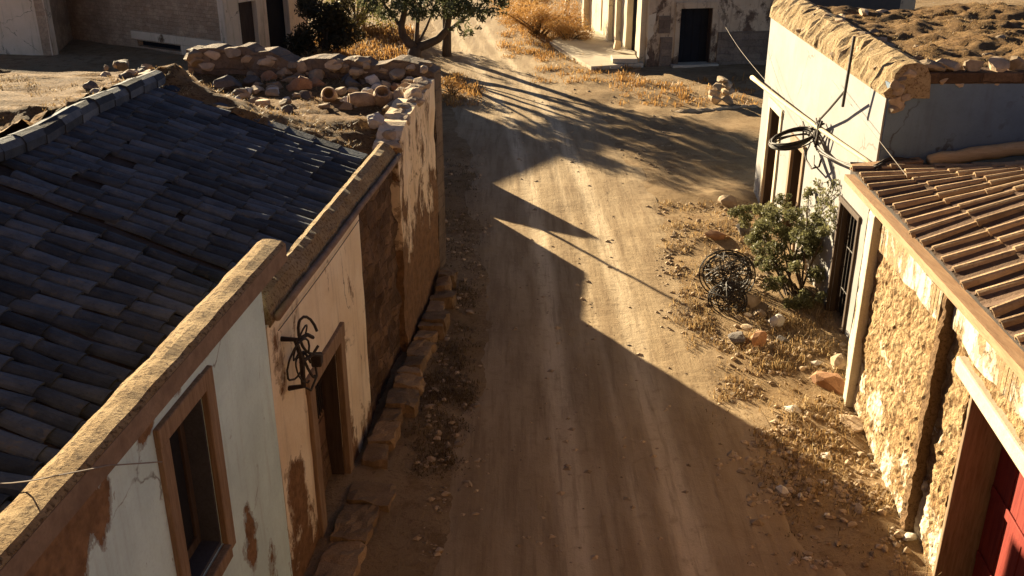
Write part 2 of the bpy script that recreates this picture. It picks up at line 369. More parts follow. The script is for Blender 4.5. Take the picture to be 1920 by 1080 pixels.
# ------------------------------------------------------------------ camera, sky, sun
cam = bpy.data.cameras.new('camera'); co = bpy.data.objects.new('camera', cam); COL.objects.link(co)
co.location = (0, 0, H); co.rotation_euler = (math.pi/2-TH, 0, 0)
cam.sensor_width = 36; cam.lens = FP/1920*36; cam.clip_end = 3000; cam.clip_start = .05
sc.camera = co
ELEV = 12.7
SD = Vector((.53, -.848, 0)).normalized()        # horizontal way the light travels
TE = math.tan(rad(ELEV))
w = bpy.data.worlds.new('World'); sc.world = w; w.use_nodes = True
wn = w.node_tree; bg = wn.nodes['Background']
sky = wn.nodes.new('ShaderNodeTexSky'); sky.sky_type = 'NISHITA'; sky.sun_disc = False
sky.sun_elevation = rad(ELEV); sky.sun_rotation = math.atan2(-SD.x, -SD.y)
sky.altitude = 2500; sky.air_density = .24; sky.dust_density = .9; sky.ozone_density = .2
wn.links.new(sky.outputs[0], bg.inputs[0]); bg.inputs[1].default_value = .05
sun = bpy.data.lights.new('sun', 'SUN'); so = bpy.data.objects.new('sun', sun); COL.objects.link(so)
sun.energy = 5.0; sun.angle = rad(.5); sun.color = (1.0, .82, .54)
ld = Vector((SD.x, SD.y, -TE)).normalized()
so.rotation_euler = ld.to_track_quat('-Z', 'Y').to_euler(); so.location = (-20, 40, 30)
sc.view_settings.view_transform = 'Standard'; sc.view_settings.look = 'None'; sc.view_settings.gamma = 1
sc.view_settings.exposure = 2.2
sc.cycles.max_bounces = 6; sc.cycles.diffuse_bounces = 2; sc.cycles.transparent_max_bounces = 4

# ------------------------------------------------------------------ ground and road
def lerp_tab(tab, y):
    if y <= tab[0][0]: return tab[0][1]
    for (a, va), (b, vb) in zip(tab, tab[1:]):
        if y <= b: return va+(vb-va)*(y-a)/(b-a)
    return tab[-1][1]
ROADC = [(-60,1.6),(8,1.55),(12,1.5),(17,1.45),(21,1.35),(26,1.1),(32,.6),(38,-.3),(46,-1.6),(60,-3.4),(120,-10)]
ROADW = [(-60,2.5),(8,2.4),(14,2.1),(20,2.0),(26,2.2),(32,2.3),(40,1.9),(60,1.6),(120,1.6)]
def gh(x, y):
    xc = lerp_tab(ROADC, y); w_ = lerp_tab(ROADW, y); t = abs(x-xc)/w_
    k = min(1, max(0, (t-.75)/.7)); k = k*k*(3-2*k)
    return (.02+.07*k)*fr((x, y, 0), .55, 3) + .03*k*fr((x, y, 3), 2.2, 3) + .05*k
def gz(x, y): return gh(x, y)
def axis(segs):
    out = []
    for a, b, st_ in segs:
        n = max(1, int(round((b-a)/st_)))
        out += [a+(b-a)*i/n for i in range(n)]
    return out+[segs[-1][1]]
gx = axis([(-400,-40,40),(-40,-14,2),(-14,-4,.5),(-4,9,.16),(9,16,.6),(16,40,3),(40,400,40)])
gy = axis([(-120,-10,20),(-10,7,1.5),(7,28,.18),(28,48,.35),(48,70,1.0),(70,120,5),(120,600,60)])
mb = MB()
for y in gy:
    for x in gx: mb.v.append(Vector((x, y, gh(x, y))))
nx = len(gx)
for j in range(len(gy)-1):
    for i in range(nx-1):
        a = j*nx+i; mb.f.append((a, a+1, a+nx+1, a+nx)); mb.t.append(.5)
mb.build('ground', M['ground'], smooth=True, kind='structure')
# road sheet: dips under the verge at an uneven edge
mb = MB(); ty = axis([(-40,7,1.5),(7,30,.15),(30,50,.3),(50,110,1.5)]); NXR = 41; tr = []
for y in ty:
    xc = lerp_tab(ROADC, y); w_ = lerp_tab(ROADW, y)
    for i in range(NXR):
        t = -1+2*i/(NXR-1); x = xc+t*w_*1.12
        e = abs(t)*1.12+.22*fr((x, y, 9), .5, 4)
        k = min(1, max(0, (e-.82)/.3))
        off = (x-xc)
        g = math.exp(-((off-.72)/.26)**2)+math.exp(-((off+.74)/.24)**2)+.55*math.exp(-((off-.1)/.14)**2)
        z = gh(x, y)+.022-.05*k*k - .012*min(1, g)
        mb.v.append(Vector((x, y, z))); tr.append(min(1, g)*(1-k))
for j in range(len(ty)-1):
    for i in range(NXR-1):
        a = j*NXR+i; mb.f.append((a, a+1, a+NXR+1, a+NXR)); mb.t.append(.5)
road = mb.build('road', M['road'], smooth=True, kind='structure')
at = road.data.attributes.new('track', 'FLOAT', 'POINT'); at.data.foreach_set('value', tr)

# ------------------------------------------------------------------ walls
def wall(W, s0, s1, top, ops=(), thick=.45, step=.6, amp=0.0, freq=1.3, seed=0, z0=-.25, o=0.0, topamp=0.0):
    """solid wall between s0 and s1 with openings (sa, sb, za, zb); top may be a function of s"""
    mb = MB(); tf = top if callable(top) else (lambda s: top)
    mint = min(tf(s0+(s1-s0)*k/20) for k in range(21))
    zc = max([q[3] for q in ops]+[mint-.35]); 
    if zc > mint-.04: zc = max([q[3] for q in ops])
    S = {s0, s1}; Z = {z0, zc}
    for q in ops: S |= {q[0], q[1]}; Z |= {max(z0, q[2]), q[3]}
    S = sorted(x for x in S if s0-1e-6 <= x <= s1+1e-6); Z = sorted(Z)
    def sub(a):
        out = []
        for p, q in zip(a, a[1:]):
            n = max(1, int(math.ceil((q-p)/step-1e-6))); out += [p+(q-p)*i/n for i in range(n)]
        return out+[a[-1]]
    S = sub(S); Zc = sub(Z); K = max(1, int(math.ceil((mint-zc)/step)))
    rows = [('c', z) for z in Zc]+[('t', (k+1)/K) for k in range(K)]
    ns, nz = len(S), len(rows)
    def zz(i, j):
        kd, v = rows[j]
        if kd == 'c': return v
        tz = tf(S[i]) + (topamp*fr((S[i], seed, v), 2.3, 4) if v > .99 else 0)
        return zc+(tz-zc)*v
    fv = []; bv = []
    for j in range(nz):
        for i in range(ns):
            z = zz(i, j); p = W.P(S[i], z, o)
            dd = amp*fr(p, freq, 5, seed) + (amp*.5*fr(p, freq*4, 3, seed+3)) if amp else 0
            fv.append(W.P(S[i], z, o+dd)); bv.append(W.P(S[i], z, o-thick))
    mb.v = fv+bv; N = ns*nz
    def hole(i, j):
        if i < 0 or j < 0 or i >= ns-1 or j >= nz-1: return True
        sm = (S[i]+S[i+1])/2
        if rows[j+1][0] == 't': return False
        zm = (rows[j][1]+rows[j+1][1])/2
        return any(q[0] < sm < q[1] and q[2] < zm < q[3] for q in ops)
    for j in range(nz-1):
        for i in range(ns-1):
            if hole(i, j): continue
            a, b, c, d = j*ns+i, j*ns+i+1, (j+1)*ns+i+1, (j+1)*ns+i
            mb.f.append((a, b, c, d)); mb.f.append((N+d, N+c, N+b, N+a))
            for (di, dj, p, q) in ((0,-1,a,b),(1,0,b,c),(0,1,c,d),(-1,0,d,a)):
                if hole(i+di, j+dj): mb.f.append((q, p, N+p, N+q))
    mb.t = [.5]*len(mb.f)
    return mb

def rock_mesh(seed, sx, sy, sz, sub=2, rough=.28):
    """angular stone: icosphere cut by random planes, then roughened"""
    import bmesh
    rr = random.Random(seed); bm = bmesh.new(); bmesh.ops.create_icosphere(bm, subdivisions=sub, radius=1)
    planes = [(Vector((rr.gauss(0,1), rr.gauss(0,1), rr.gauss(0,1))).normalized(), rr.uniform(.42,.76)) for _ in range(13)]
    vs = []
    for v in bm.verts:
        p = v.co.copy()
        for n_, d in planes:
            e = p.dot(n_)-d
            if e > 0: p = p-n_*e*.98
        p = p*(1+rough*.5*fr(p, 1.6, 3, seed % 97)+(.07*fr(p, 5.0, 3, seed % 31) if sub > 1 else 0))
        vs.append(Vector((p.x*sx, p.y*sy, p.z*sz)))
    fs = [[v.index for v in f.verts] for f in bm.faces]; bm.free()
    return vs, fs
def add_rock(mb, c, sx, sy, sz, seed, rz=0.0, tilt=0.0, t=None, sub=2):
    vs, fs = rock_mesh(seed, sx, sy, sz, sub); m = Matrix.Rotation(rz, 3, 'Z') @ Matrix.Rotation(tilt, 3, 'X')
    mb.add([m @ v+Vector(c) for v in vs], fs, random.Random(seed).random() if t is None else t)
def rock(c, sx, sy, sz, seed, mat, label, name='stone', cat='stone', group=None, rz=0.0, tilt=0.0, sub=2):
    mb = MB(); add_rock(mb, (c[0], c[1], c[2]+sz*.34), sx, sy, sz, seed, rz, tilt, sub=sub)
    return solo(mb, name, M[mat], label, cat, c, group, smooth=False)

# ------------------------------------------------------------------ tiled roofs
def tiles(mb, P, s0, s1, pitch, t_len, W_, wbar, hbar, rr, jitter=.012, seg=6, overlap=.1, skip=0.0, tint=(0,1)):
    """barrel cover tiles in overlapping courses. P(s, t, lift): point on the roof, s along the eave, t metres up the slope"""
    ncol = int((s1-s0)/pitch); nrow = int(math.ceil(W_/t_len))
    for c in range(ncol):
        sc_ = s0+(c+.5)*pitch + rr.uniform(-1,1)*jitter
        ph = rr.uniform(-.06, .06)
        for r in range(nrow):
            if rr.random() < skip: continue
            a = r*t_len+ph+rr.uniform(-.03,.03)-(rr.uniform(.05,.16) if rr.random() < .05 else 0); b = a+t_len+overlap
            if r == 0: a = rr.uniform(-.05, .03)
            if b > W_: b = W_
            if b-a < .08: continue
            ds = rr.uniform(-1,1)*jitter*(1.3 if rr.random() < .93 else 5); lift = rr.uniform(0,.012); tt = rr.uniform(*tint)
            base = len(mb.v)
            for (tpos, wd, lf, skew) in ((a, wbar, .026+lift, ds), (b, wbar*.82, .0+lift*.4, -ds*.4)):
                for k in range(seg+1):
                    an = math.pi*k/seg
                    mb.v.append(P(sc_+skew-math.cos(an)*wd, tpos, lf+math.sin(an)*hbar))
            for (tpos, wd, lf, skew) in ((a, wbar-.014, .026+lift-.012, ds),):
                for k in range(seg+1):
                    an = math.pi*k/seg
                    mb.v.append(P(sc_+skew-math.cos(an)*wd, tpos, max(.0, lf+math.sin(an)*(hbar-.014))))
            n1 = seg+1
            for k in range(seg):
                mb.f.append((base+k, base+k+1, base+n1+k+1, base+n1+k)); mb.t.append(tt)
                mb.f.append((base+2*n1+k, base+2*n1+k+1, base+k+1, base+k)); mb.t.append(tt*.6)
def roof_bed(P, s0, s1, W_, th=.12, ns=10, nt=6):
    mb = MB()
    for j in range(nt+1):
        for i in range(ns+1): mb.v.append(P(s0+(s1-s0)*i/ns, W_*j/nt, 0))
    for j in range(nt+1):
        for i in range(ns+1): mb.v.append(P(s0+(s1-s0)*i/ns, W_*j/nt, -th))
    n1 = ns+1; N = n1*(nt+1)
    for j in range(nt):
        for i in range(ns):
            a = j*n1+i; q = (a, a+1, a+n1+1, a+n1); mb.f.append(q); mb.f.append(tuple(N+k for k in reversed(q)))
    for i in range(ns):
        mb.f.append((i+1, i, N+i, N+i+1)); k = nt*n1+i; mb.f.append((k, k+1, N+k+1, N+k))
    for j in range(nt):
        k = j*n1; mb.f.append((k, k+n1, N+k+n1, N+k)); k += ns; mb.f.append((k+n1, k, N+k, N+k+n1))
    mb.t = [.5]*len(mb.f)
    return mb

# ================================================================== LEFT ROW
LX = lambda y: -3.514+.108*y
WL = Wl((LX(2), 2), (LX(30), 30))
def LPT(s, t, lift):                     # left roof: eave along the facade, rising away from the street
    z = 3.64+.36*t+.05*fr((s*.45, t*.5, 1), 1, 3)
    p = WL.P(s, 0, -.30-t); nrm = Vector((.34, -.035, .94))
    return Vector((p.x, p.y, z))+nrm*lift
RW_L = 3.2                                # run of the slope in metres

# ---- the near blue house
S_A0, S_A1 = -3.5, 7.22
ha = thing('terraced_house', 'pale blue plastered house with a long crumbling coping, nearest on the left', 'house', WL.P(4, 0, -2))
win = (4.84, 5.62, 2.06, 3.70)
wall(WL, S_A0, S_A1, 4.06, [win], .24, .7).build('wall', M['blue'], ha)
mb = MB(); mb.wbox(WL, S_A0, S_A1, 3.72, 4.05, -.29, -.243); mb.build('bounce_skin', M['mud'], ha)  # skin added to stop the wall back bouncing light onto the tiles
# coping: rough earth-covered top on a straight fascia, overhanging past the wall end
mb = MB(); ss = axis([(-3.5, 7.80, .09)])
for s in ss:
    n1 = fr((s, 0, 0), 2.2, 4); n2 = fr((s, 5, 0), 2.6, 4)
    prof = [(.075, 4.055), (.09, 4.235+.006*n1), (.05, 4.262+.008*n2), (-.06, 4.275+.012*n1), (-.15, 4.265+.012*n2), (-.22+.02*n1, 4.225+.015*n2), (-.25, 4.055)]
    for o, z in prof: mb.v.append(WL.P(s, z+.012*fr((s, o, z), 4, 3)*(1 if -.2 < o < .06 else .12), o))
for i in range(len(ss)-1):
    for k in range(7):
        a = i*7+k; b = i*7+(k+1) % 7; mb.f.append((a, b, b+7, a+7))
mb.f.append(tuple(range(7))); mb.f.append(tuple((len(ss)-1)*7+k for k in range(7))); mb.t = [.5]*len(mb.f)
cop = mb.build('coping', M['coping'], ha, smooth=False)
mb = MB(); mb.wbox(WL, -3.5, 7.79, 4.045, 4.225, .07, .095); mb.build('fascia', M['fascia'], cop)
# window with deep reveal
wf = MB(); wt, rev = .17, .30
wf.wbox(WL, 4.68, 4.845, 2.02, 3.70, -.02, .045); wf.wbox(WL, 5.615, 5.79, 1.94, 3.86, -.02, .045)
wf.wbox(WL, 4.68, 5.615, 3.70, 3.87, -.02, .05); wf.wbox(WL, 4.66, 5.615, 1.92, 2.06, -.02, .08)
wo = wf.build('window', M['frame'], ha, bevel=.012)
mb = MB()
mb.wbox(WL, 4.845, 4.87, 2.06, 3.69, -.26, -.021); mb.wbox(WL, 5.59, 5.614, 2.06, 3.69, -.26, -.021); mb.wbox(WL, 4.87, 5.59, 2.06, 2.10, -.26, -.021)
mb.build('reveal', M['reveal'], wo)
mb = MB(); mb.wbox(WL, 4.87, 4.95, 2.10, 3.69, -.25, -.20); mb.wbox(WL, 5.51, 5.59, 2.10, 3.69, -.25, -.20); mb.wbox(WL, 4.95, 5.51, 3.60, 3.69, -.25, -.20)
mb.wbox(WL, 4.95, 5.51, 2.10, 2.2, -.25, -.20); mb.wbox(WL, 5.205, 5.255, 2.2, 3.6, -.25, -.205)
mb.build('casement', M['darkwood'], wo, bevel=.006)
mb = MB(); mb.wbox(WL, 4.95, 5.51, 2.2, 3.6, -.235, -.228); mb.build('pane', M['dark'], wo)  # pane coloured near-black for the dark room behind
mb = MB()
for (a, b, c, d) in ((5.00,5.02,3.05,3.45),(5.16,5.18,3.05,3.45),(5.02,5.16,3.43,3.45),(5.02,5.16,3.05,3.07)): mb.wbox(WL, a, b, c, d, -.19, -.18)
mb.build('pane_frame', M['metal'], wo)
rb = roof_bed(LPT, S_A0, 8.05, RW_L).build('roof', M['tilebed'], ha)
rr = random.Random(3); mb = MB(); tiles(mb, LPT, S_A0, 8.05, .215, .40, RW_L, .104, .054, rr, .026, skip=.014, tint=(.05,1))
mb.build('tiles', M['rooftile'], rb, smooth=False)
def ridge(mb, sa, sb):
    s = sa
    while s < sb:
        e = min(s+.44, sb); seg = 6; base = len(mb.v); lf = rr.uniform(-.01,.02)
        for (q, wd) in ((s, .21), (e+.05, .19)):
            for k in range(seg+1):
                an = math.pi*k/seg
                p = LPT(q, RW_L, 0+lf+math.sin(an)*.22); mb.v.append(p-WL.n*(math.cos(an)*wd+.02))
        for k in range(seg): mb.f.append((base+k, base+k+1, base+seg+2+k, base+seg+1+k)); mb.t.append(rr.random())
        mb.f.append(tuple(base+k for k in range(seg+1))); mb.t.append(.2)
        s = e
mb = MB(); ridge(mb, S_A0, 8.05); mb.build('ridge_cap', M['rooftile'], rb)

# ---- the cream house with the tall door
hb = thing('terraced_house', 'cream plastered house with a tall brown door between the blue house and the ruin', 'house', WL.P(9, 0, -2))
door = (8.45, 9.62, -.05, 2.16)
wall(WL, 7.24, 11.06, lambda s: 3.52, [door], .42, .5, .012, 1.2, 4).build('wall', M['cream'], hb)
# earth verge between eave pole and tiles
mb = MB(); ss = axis([(7.3, 13.3, .08)])
for s in ss:
    for k, (o, z) in enumerate(((.03,3.50),(.05,3.56),(.02,3.67),(-.05,3.77),(-.13,3.82),(-.21,3.79),(-.28,3.70),(-.3,3.45))):
        q = .035*fr((s, k*.7, 2), 3.0, 4); mb.v.append(WL.P(s, z+q, o+q*.6))
for i in range(len(ss)-1):
    for k in range(8):
        a = i*8+k; b = i*8+(k+1) % 8; mb.f.append((a, b, b+8, a+8))
mb.f += [tuple(range(8)), tuple((len(ss)-1)*8+k for k in range(8))]; mb.t = [.5]*len(mb.f)
mb.build('eave_verge', M['crown'], hb)
mb = MB(); mb.tube([WL.P(7.35+.6*i, 3.585+.008*math.sin(i*1.3), .085) for i in range(11)], .042, 8); mb.build('eave_pole', M['fascia'], hb, smooth=True)
mb = MB(); mb.tube([WL.P(7.5+.5*i, 3.36-.02*math.sin(i*.5), .03) for i in range(8)], .006, 4); mb.build('wire', M['cable'], hb)
df = MB(); df.wbox(WL, 8.26, 8.455, 0, 2.16, -.04, .05); df.wbox(WL, 9.615, 9.80, 0, 2.16, -.04, .05); df.wbox(WL, 8.24, 9.82, 2.155, 2.36, -.04, .055)
do = df.build('door', M['frame'], hb, bevel=.012)
mb = MB(); mb.wbox(WL, 9.58, 9.614, 0, 2.15, -.249, -.041); mb.wbox(WL, 8.456, 8.48, 0, 2.15, -.249, -.041); mb.build('shade_lining', M['darkwood'], do)  # dark strips covering the pale door reveal where shade falls
mb = MB()
mb.wbox(WL, 8.455, 9.03, .0, 2.15, -.30, -.25); mb.wbox(WL, 9.04, 9.615, .0, 2.15, -.30, -.25)
for a in (8.5, 9.085):
    mb.wbox(WL, a, a+.46, .12, .62, -.25, -.235); mb.wbox(WL, a, a+.46, .74, 1.1, -.25, -.235)
mb.build('leaf', M['brownwood'], do, bevel=.006)
mb = MB()
for a in (8.5, 9.085):
    mb.wbox(WL, a, a+.46, 1.2, 2.08, -.249, -.243)
mb.build('glazing', M['dark'], do)  # near-black colour stands for the dark inside
mb = MB()
for a in (8.5, 9.085):
    for k in range(6): mb.tube([WL.P(a+.04+.076*k, 1.2, -.225), WL.P(a+.04+.076*k, 2.08, -.225)], .008, 5)
    mb.tube([WL.P(a, 1.64, -.222), WL.P(a+.46, 1.64, -.222)], .007, 5)
mb.build('grille', M['iron'], do)
mb = MB(); mb.tube([WL.P(9.0,1.08,-.23), WL.P(9.0,1.08,-.18), WL.P(8.92,1.08,-.175)], .012, 6); mb.build('handle', M['iron'], do)
mb = MB(); mb.wbox(WL, 8.3, 9.78, -.05, .06, -.4, .12); mb.build('threshold', M['kerb'], hb, bevel=.02)
rb2 = roof_bed(LPT, 8.06, 12.72, RW_L).build('roof', M['tilebed'], hb)
mb = MB(); tiles(mb, LPT, 8.06, 12.72, .215, .40, RW_L, .104, .054, rr, .026, skip=.014, tint=(.15,1)); mb.build('tiles', M['rooftile'], rb2)
mb = MB(); ridge(mb, 8.06, 12.72); mb.build('ridge_cap', M['rooftile'], rb2)
mb = MB(); s = 0.0
while s < RW_L-.1:                          # flat verge tiles along the far rake
    a = LPT(12.62, s, .03); b = LPT(12.62, min(RW_L, s+.44), .012); u_ = WL.d*.24
    q = Vector((0,0,.03)); mb.hexa([a, a+u_, b+u_, b, a+q, a+u_+q, b+u_+q, b+q], rr.random()); s += .40
mb.build('verge_tiles', M['rooftile'], rb2, bevel=.008)

# ---- the ruin: dark bare stone, then peeling plaster, an earth roof with a rubble wall at its back
hr = thing('ruined_building', 'roofless ruin with an earth filled top, peeling street wall and rubble back wall', 'ruin', WL.P(14, 0, -2.5))
wall(WL, 11.08, 13.36, 3.50, [], .45, .10, .07, 2.6, 9, o=-.05).build('bare_stone_wall', M['darkstone'], hr, smooth=False)
wall(WL, 13.38, 16.62, lambda s: 3.66+.40*min(1, max(0, (s-13.4)/1.6))**.8 + .0, [], .42, .15, .05, 1.1, 21, o=.06, topamp=.08).build('plastered_wall', M['ruin'], hr, smooth=False)
mb = MB(); k = 0
for (s, z) in [(13.3,3.55),(13.55,3.66),(13.8,3.72),(14.05,3.80),(14.3,3.86),(14.6,3.9),(14.85,3.97),(15.15,4.0),(15.45,4.05),(15.8,4.05),(16.1,4.08),(16.4,4.06)]:
    add_rock(mb, WL.P(s, z+.02, -.10+.05*math.sin(k*2)), .24, .19, .11+.05*((k*7) % 3)/2, 100+k, .1*k, t=.4+.5*((k*5) % 7)/7); k += 1
    add_rock(mb, WL.P(s+.1, z-.05, -.38), .2, .2, .14, 150+k, .3*k, t=.3+.5*((k*3) % 7)/7)
mb.build('parapet_stones', M['stone'], hr)
# earth roof
BWL = Wl((-6.25, 19.95), (-1.58, 19.05))             # back rubble wall
def earth_h(x, y):
    s = (y-2)/.994; t = -(x-LX(y))
    zr = 3.62+.36*max(0, min(t-.30, RW_L))                  # level of the tiles along the rake
    k = min(1, max(0, (s-13.3)/1.6)); k = k*k*(3-2*k)
    z = zr+.03+(3.88-zr)*k
    z += (.03+.10*fr((x, y, 8), 2.6, 4))*math.exp(-((s-13.05)/.3)**2)*max(0, min(1, (t-.5)/.6))  # low bank along the rake, raised to shade the tiles
    if t > RW_L+.25:
        q = min(1, (t-RW_L-.45)/1.5); z2 = 4.58-.55*max(0, q); z = z2 if s < 13.3 else z2+(z-z2)*k
        z += (.42+.35*max(0, min(1, (9.8-s)/1.5))+.1*fr((x, y, 8), 2.2, 3))*math.exp(-((t-RW_L-.48)/.28)**2)*max(0, min(1, 13.3-s))  # mound behind the ridge, raised and taller out of view to shade the tiles
    z += .05*fr((x, y, 1), 1.1, 4)+.05*fr((x, y, 5), 4.5, 4)
    z += .38*math.exp(-((x+5.3)/.6)**2-((y-15.7)/.5)**2)*(.8+.5*fr((x, y, 2), 2.2, 4))
    return z
mb = MB(); xs = axis([(-13.5,-8,.4),(-8,-1.2,.11)]); ys = axis([(4,11,.4),(11,20.2,.12)]); idx = {}
for j, y in enumerate(ys):
    for i, x in enumerate(xs):
        idx[i, j] = len(mb.v); mb.v.append(Vector((x, y, earth_h(x, y))))
def inside(x, y):
    t = -(x-LX(y)); s = (y-2)/.994
    if t < .14: return False
    if s < 12.78 and t < RW_L+.42: return False
    if (Vector((x, y, 0))-BWL.A).dot(BWL.n) < -.3: return False
    return True
for j in range(len(ys)-1):
    for i in range(len(xs)-1):
        if inside((xs[i]+xs[i+1])/2, (ys[j]+ys[j+1])/2):
            mb.f.append((idx[i,j], idx[i+1,j], idx[i+1,j+1], idx[i,j+1])); mb.t.append(.5)
mb.build('earth_roof', M['earth'], hr, smooth=True, fix=False)
# back wall of rubble
mb = wall(BWL, -.2, BWL.L+.1, lambda s: 4.40+.06*math.sin(s*2.1)-.2*s/4.7, [], .5, .16, .10, 2.0, 33, z0=-.2, topamp=.14)
bwo = mb.build('back_wall', M['dado'], hr)
mb = MB(); r5 = random.Random(5)
for k in range(60):
    s = r5.uniform(-.2, BWL.L); z = 3.75+r5.random()**.6*.66-.2*s/4.7; q = r5.uniform(.11,.24)
    add_rock(mb, BWL.P(s, z, r5.uniform(-.12,.06) if z < 4.2 else r5.uniform(-.4,.0)), q*1.2, q, q*.7, 300+k, r5.uniform(0,3), t=r5.random())
mb.build('coping_stones', M['stone'], bwo)
mb = MB()
mb.hexa([Vector(p) for p in ((-13.4,4.2,-.2),(-2.3-.85,4.2,-.2),(-1.75,19.0,-.2),(-6.2,19.9,-.2),(-13.4,4.2,3.45),(-3.6,4.2,3.45),(-2.0,18.9,3.45),(-6.2,19.6,3.45))])
mb.build('infill', M['darkstone'], hr)
# ---- added unseen wall, post and shed, shaped to throw the road shadows
def trace(u, v, x0):
    p = G(u, v); L = (p.x-x0)/SD.x
    return p.y-SD.y*L, TE*L
gwx = -2.35
def prof(*pts):
    return sorted(trace(u, v, gwx) for u, v in pts)
P1 = prof((975,425),(1108,500)); 
y_line = trace(1105, 512, gwx); y_n = trace(1098, 605, gwx)
tip2 = trace(1140, 455, gwx); low2 = trace(1000, 425, gwx); tip1 = trace(1120, 320, gwx); low1 = trace(985, 326, gwx)
yb = trace(1240, 670, gwx)
prof_pts = [(yb[0]-2.6, y_n[1]), (y_n[0], y_n[1]), (y_line[0], y_line[1]), (y_line[0]+.02, .55), (low2[0], low2[1]), (tip2[0], tip2[1]), (tip2[0]+.04, .42), (tip2[0]+1.2, .5), (low1[0], low1[1])]
prof_pts = [p for i, p in enumerate(prof_pts) if i == 0 or p[0] > prof_pts[i-1][0]]
GW = Wl((gwx, 10), (gwx, 60))
def gw_top(s): return max(.35, lerp_tab(prof_pts, s+10))
ss_ = prof_pts[0][0]-10; se_ = prof_pts[-1][0]-10
gwl = wall(GW, ss_, se_, gw_top, [], .35, .12, .03, 2, 40, z0=-.1)
solo(gwl, 'shadow_wall', M['darkstone'], 'unseen low wall added behind the ruin, its top shaped to cast road shadows', 'wall', GW.P(ss_, 0))
print('garden profile', [(round(a,2), round(b,2)) for a, b in prof_pts], 'yb', yb)
py, pz = trace(1350, 610, gwx+.02)
mb = MB(); mb.tube([(gwx+.02, py, -.2), (gwx+.03, py, pz*.5), (gwx+.02, py, pz)], [.055,.05,.04], 7)
solo(mb, 'wooden_post', M['darkwood'], 'thin unseen wooden post added to cast the narrow diagonal road shadow', 'post', (gwx+.02, py, 0), smooth=True)  # unseen post sized to throw the thin diagonal shadow
sh = thing('shadow_shed', 'unseen flat topped shed added behind the ruin to shade the road', 'shed', (-4.5, 21.5, 0))  # unseen block added for its shadow on the road
SHW = Wl((-7.5, yb[0]-2.0), (gwx-.36, yb[0]-2.0))
mb = MB(); ytop = min(3.3, 3.3); mb.box((-7.5, yb[0]-2.2, -.1), (gwx-.36, yb[0], 3.2)); mb.build('wall', M['darkstone'], sh)
mb = MB(); mb.box((-7.6, yb[0]-2.3, 3.2), (gwx-.34, yb[0]+.02, 3.32)); mb.build('roof', M['earth'], sh, bevel=.03)

# ---- stone kerb along the foot of the left facades
kb = thing('stone_kerb', 'row of worn kerb stones along the foot of the left house walls', 'kerb', WL.P(11, 0, .4))
s = 6.6; k = 0; r6 = random.Random(61)
while s < 16.4:
    ln = r6.uniform(.5,.95) if s < 9.5 else r6.uniform(.22,.6); mb = MB(); wd = (.50 if s < 9.5 else .42)+r6.uniform(-.14,.1); ht = (.10 if s < 9.5 else .2+.016*(s-9.5))+r6.uniform(-.02,.07); jt = [r6.uniform(-.07,.07) for _ in range(6)]
    e = s+ln-.03
    mb.wbox(WL, s, e, -.15, ht, .13, .13+wd, r6.random(), z1b=ht+r6.uniform(-.04,.04))
    # chip the block
    mb2 = MB(); N = 5
    def blk(a, b, c): return WL.P(s+(e-s)*a+jt[0]*b*(1-a)+jt[1]*b*a, -.15+(ht+.15)*c+c*(jt[2]*(a-.5)+jt[3]*(b-.5)), .13+wd*b+b*(jt[4]*a+jt[5]*(1-a)))
    import bmesh
    bm = bmesh.new(); bmesh.ops.create_cube(bm, size=1); bmesh.ops.subdivide_edges(bm, edges=bm.edges[:], cuts=5, use_grid_fill=True)
    vs = []
    for v in bm.verts:
        a, b, c = v.co.x+.5, v.co.y+.5, v.co.z+.5
        rd = .016*((abs(a-.5)*2)**4*(abs(b-.5)*2)**4+(abs(b-.5)*2)**6*c+(abs(a-.5)*2)**6*c*.6)
        p = blk(a*(1-rd)+rd*.5, b*(1-rd*1.6)+rd*.8, c-rd*.9)
        p = p+Vector((fr(p, 5.5, 4, k), fr(p, 5.5, 4, k+50), .6*fr(p, 6.5, 4, k+90)))*.045
        vs.append(p)
    fs = [[v.index for v in f.verts] for f in bm.faces]; bm.free()
    mb2.add(vs, fs, r6.random()); mb2.build('kerb_block', M['kerb'], kb)
    s += ln; k += 1

# ---- tangled iron bracket on the cream wall
br = thing('iron_bracket', 'dark tangled iron bracket with cable loops on the wall beside the blue house', 'bracket', WL.P(7.9, 2.5, .1))
mb = MB(); mb.tube([WL.P(7.62,3.2,0), WL.P(7.62,3.2,.16), WL.P(7.65,2.95,.2), WL.P(7.68,2.6,.18), WL.P(7.7,2.55,0)], .03, 6)
mb.tube([WL.P(7.62,3.18,.15), WL.P(7.85,3.15,.22), WL.P(8.08,3.0,.2)], .022, 6)
mb.tube([WL.P(7.66,2.9,.18), WL.P(7.9,2.88,.24), WL.P(8.15,2.74,.24), WL.P(8.3,2.66,.2)], .022, 6)
mb.build('bracket', M['iron'], br)
r7 = random.Random(70); mb = MB()
for k in range(5):
    c = WL.P(7.76+r7.uniform(-.12,.2), 2.82+r7.uniform(-.25,.3), .14+r7.uniform(0,.08)); ra = r7.uniform(.14,.26)
    ax = r7.uniform(0,3)
    pts = [c+WL.d*(ra*.8*math.cos(a))*math.cos(ax*.4)+Vector((0,0,ra*math.sin(a)))+WL.n*(ra*.35*math.sin(a+ax)) for a in [i*2*math.pi/16*r7.uniform(.9,1.0) for i in range(15)]]
    mb.tube(pts, r7.uniform(.009,.017), 6)
mb.tube([WL.P(7.7,2.6,.15), WL.P(7.85,2.45,.2), WL.P(8.1,2.5,.2), WL.P(8.3,2.62,.12)], .014, 5)
mb.build('cable_loop', M['cable'], br)
mb = MB(); mb.box(WL.P(8.1,2.6,.14), WL.P(8.1,2.6,.14)+Vector((.12,.14,.14))); mb.build('insulator', M['iron'], br, bevel=.02)
wb = WL
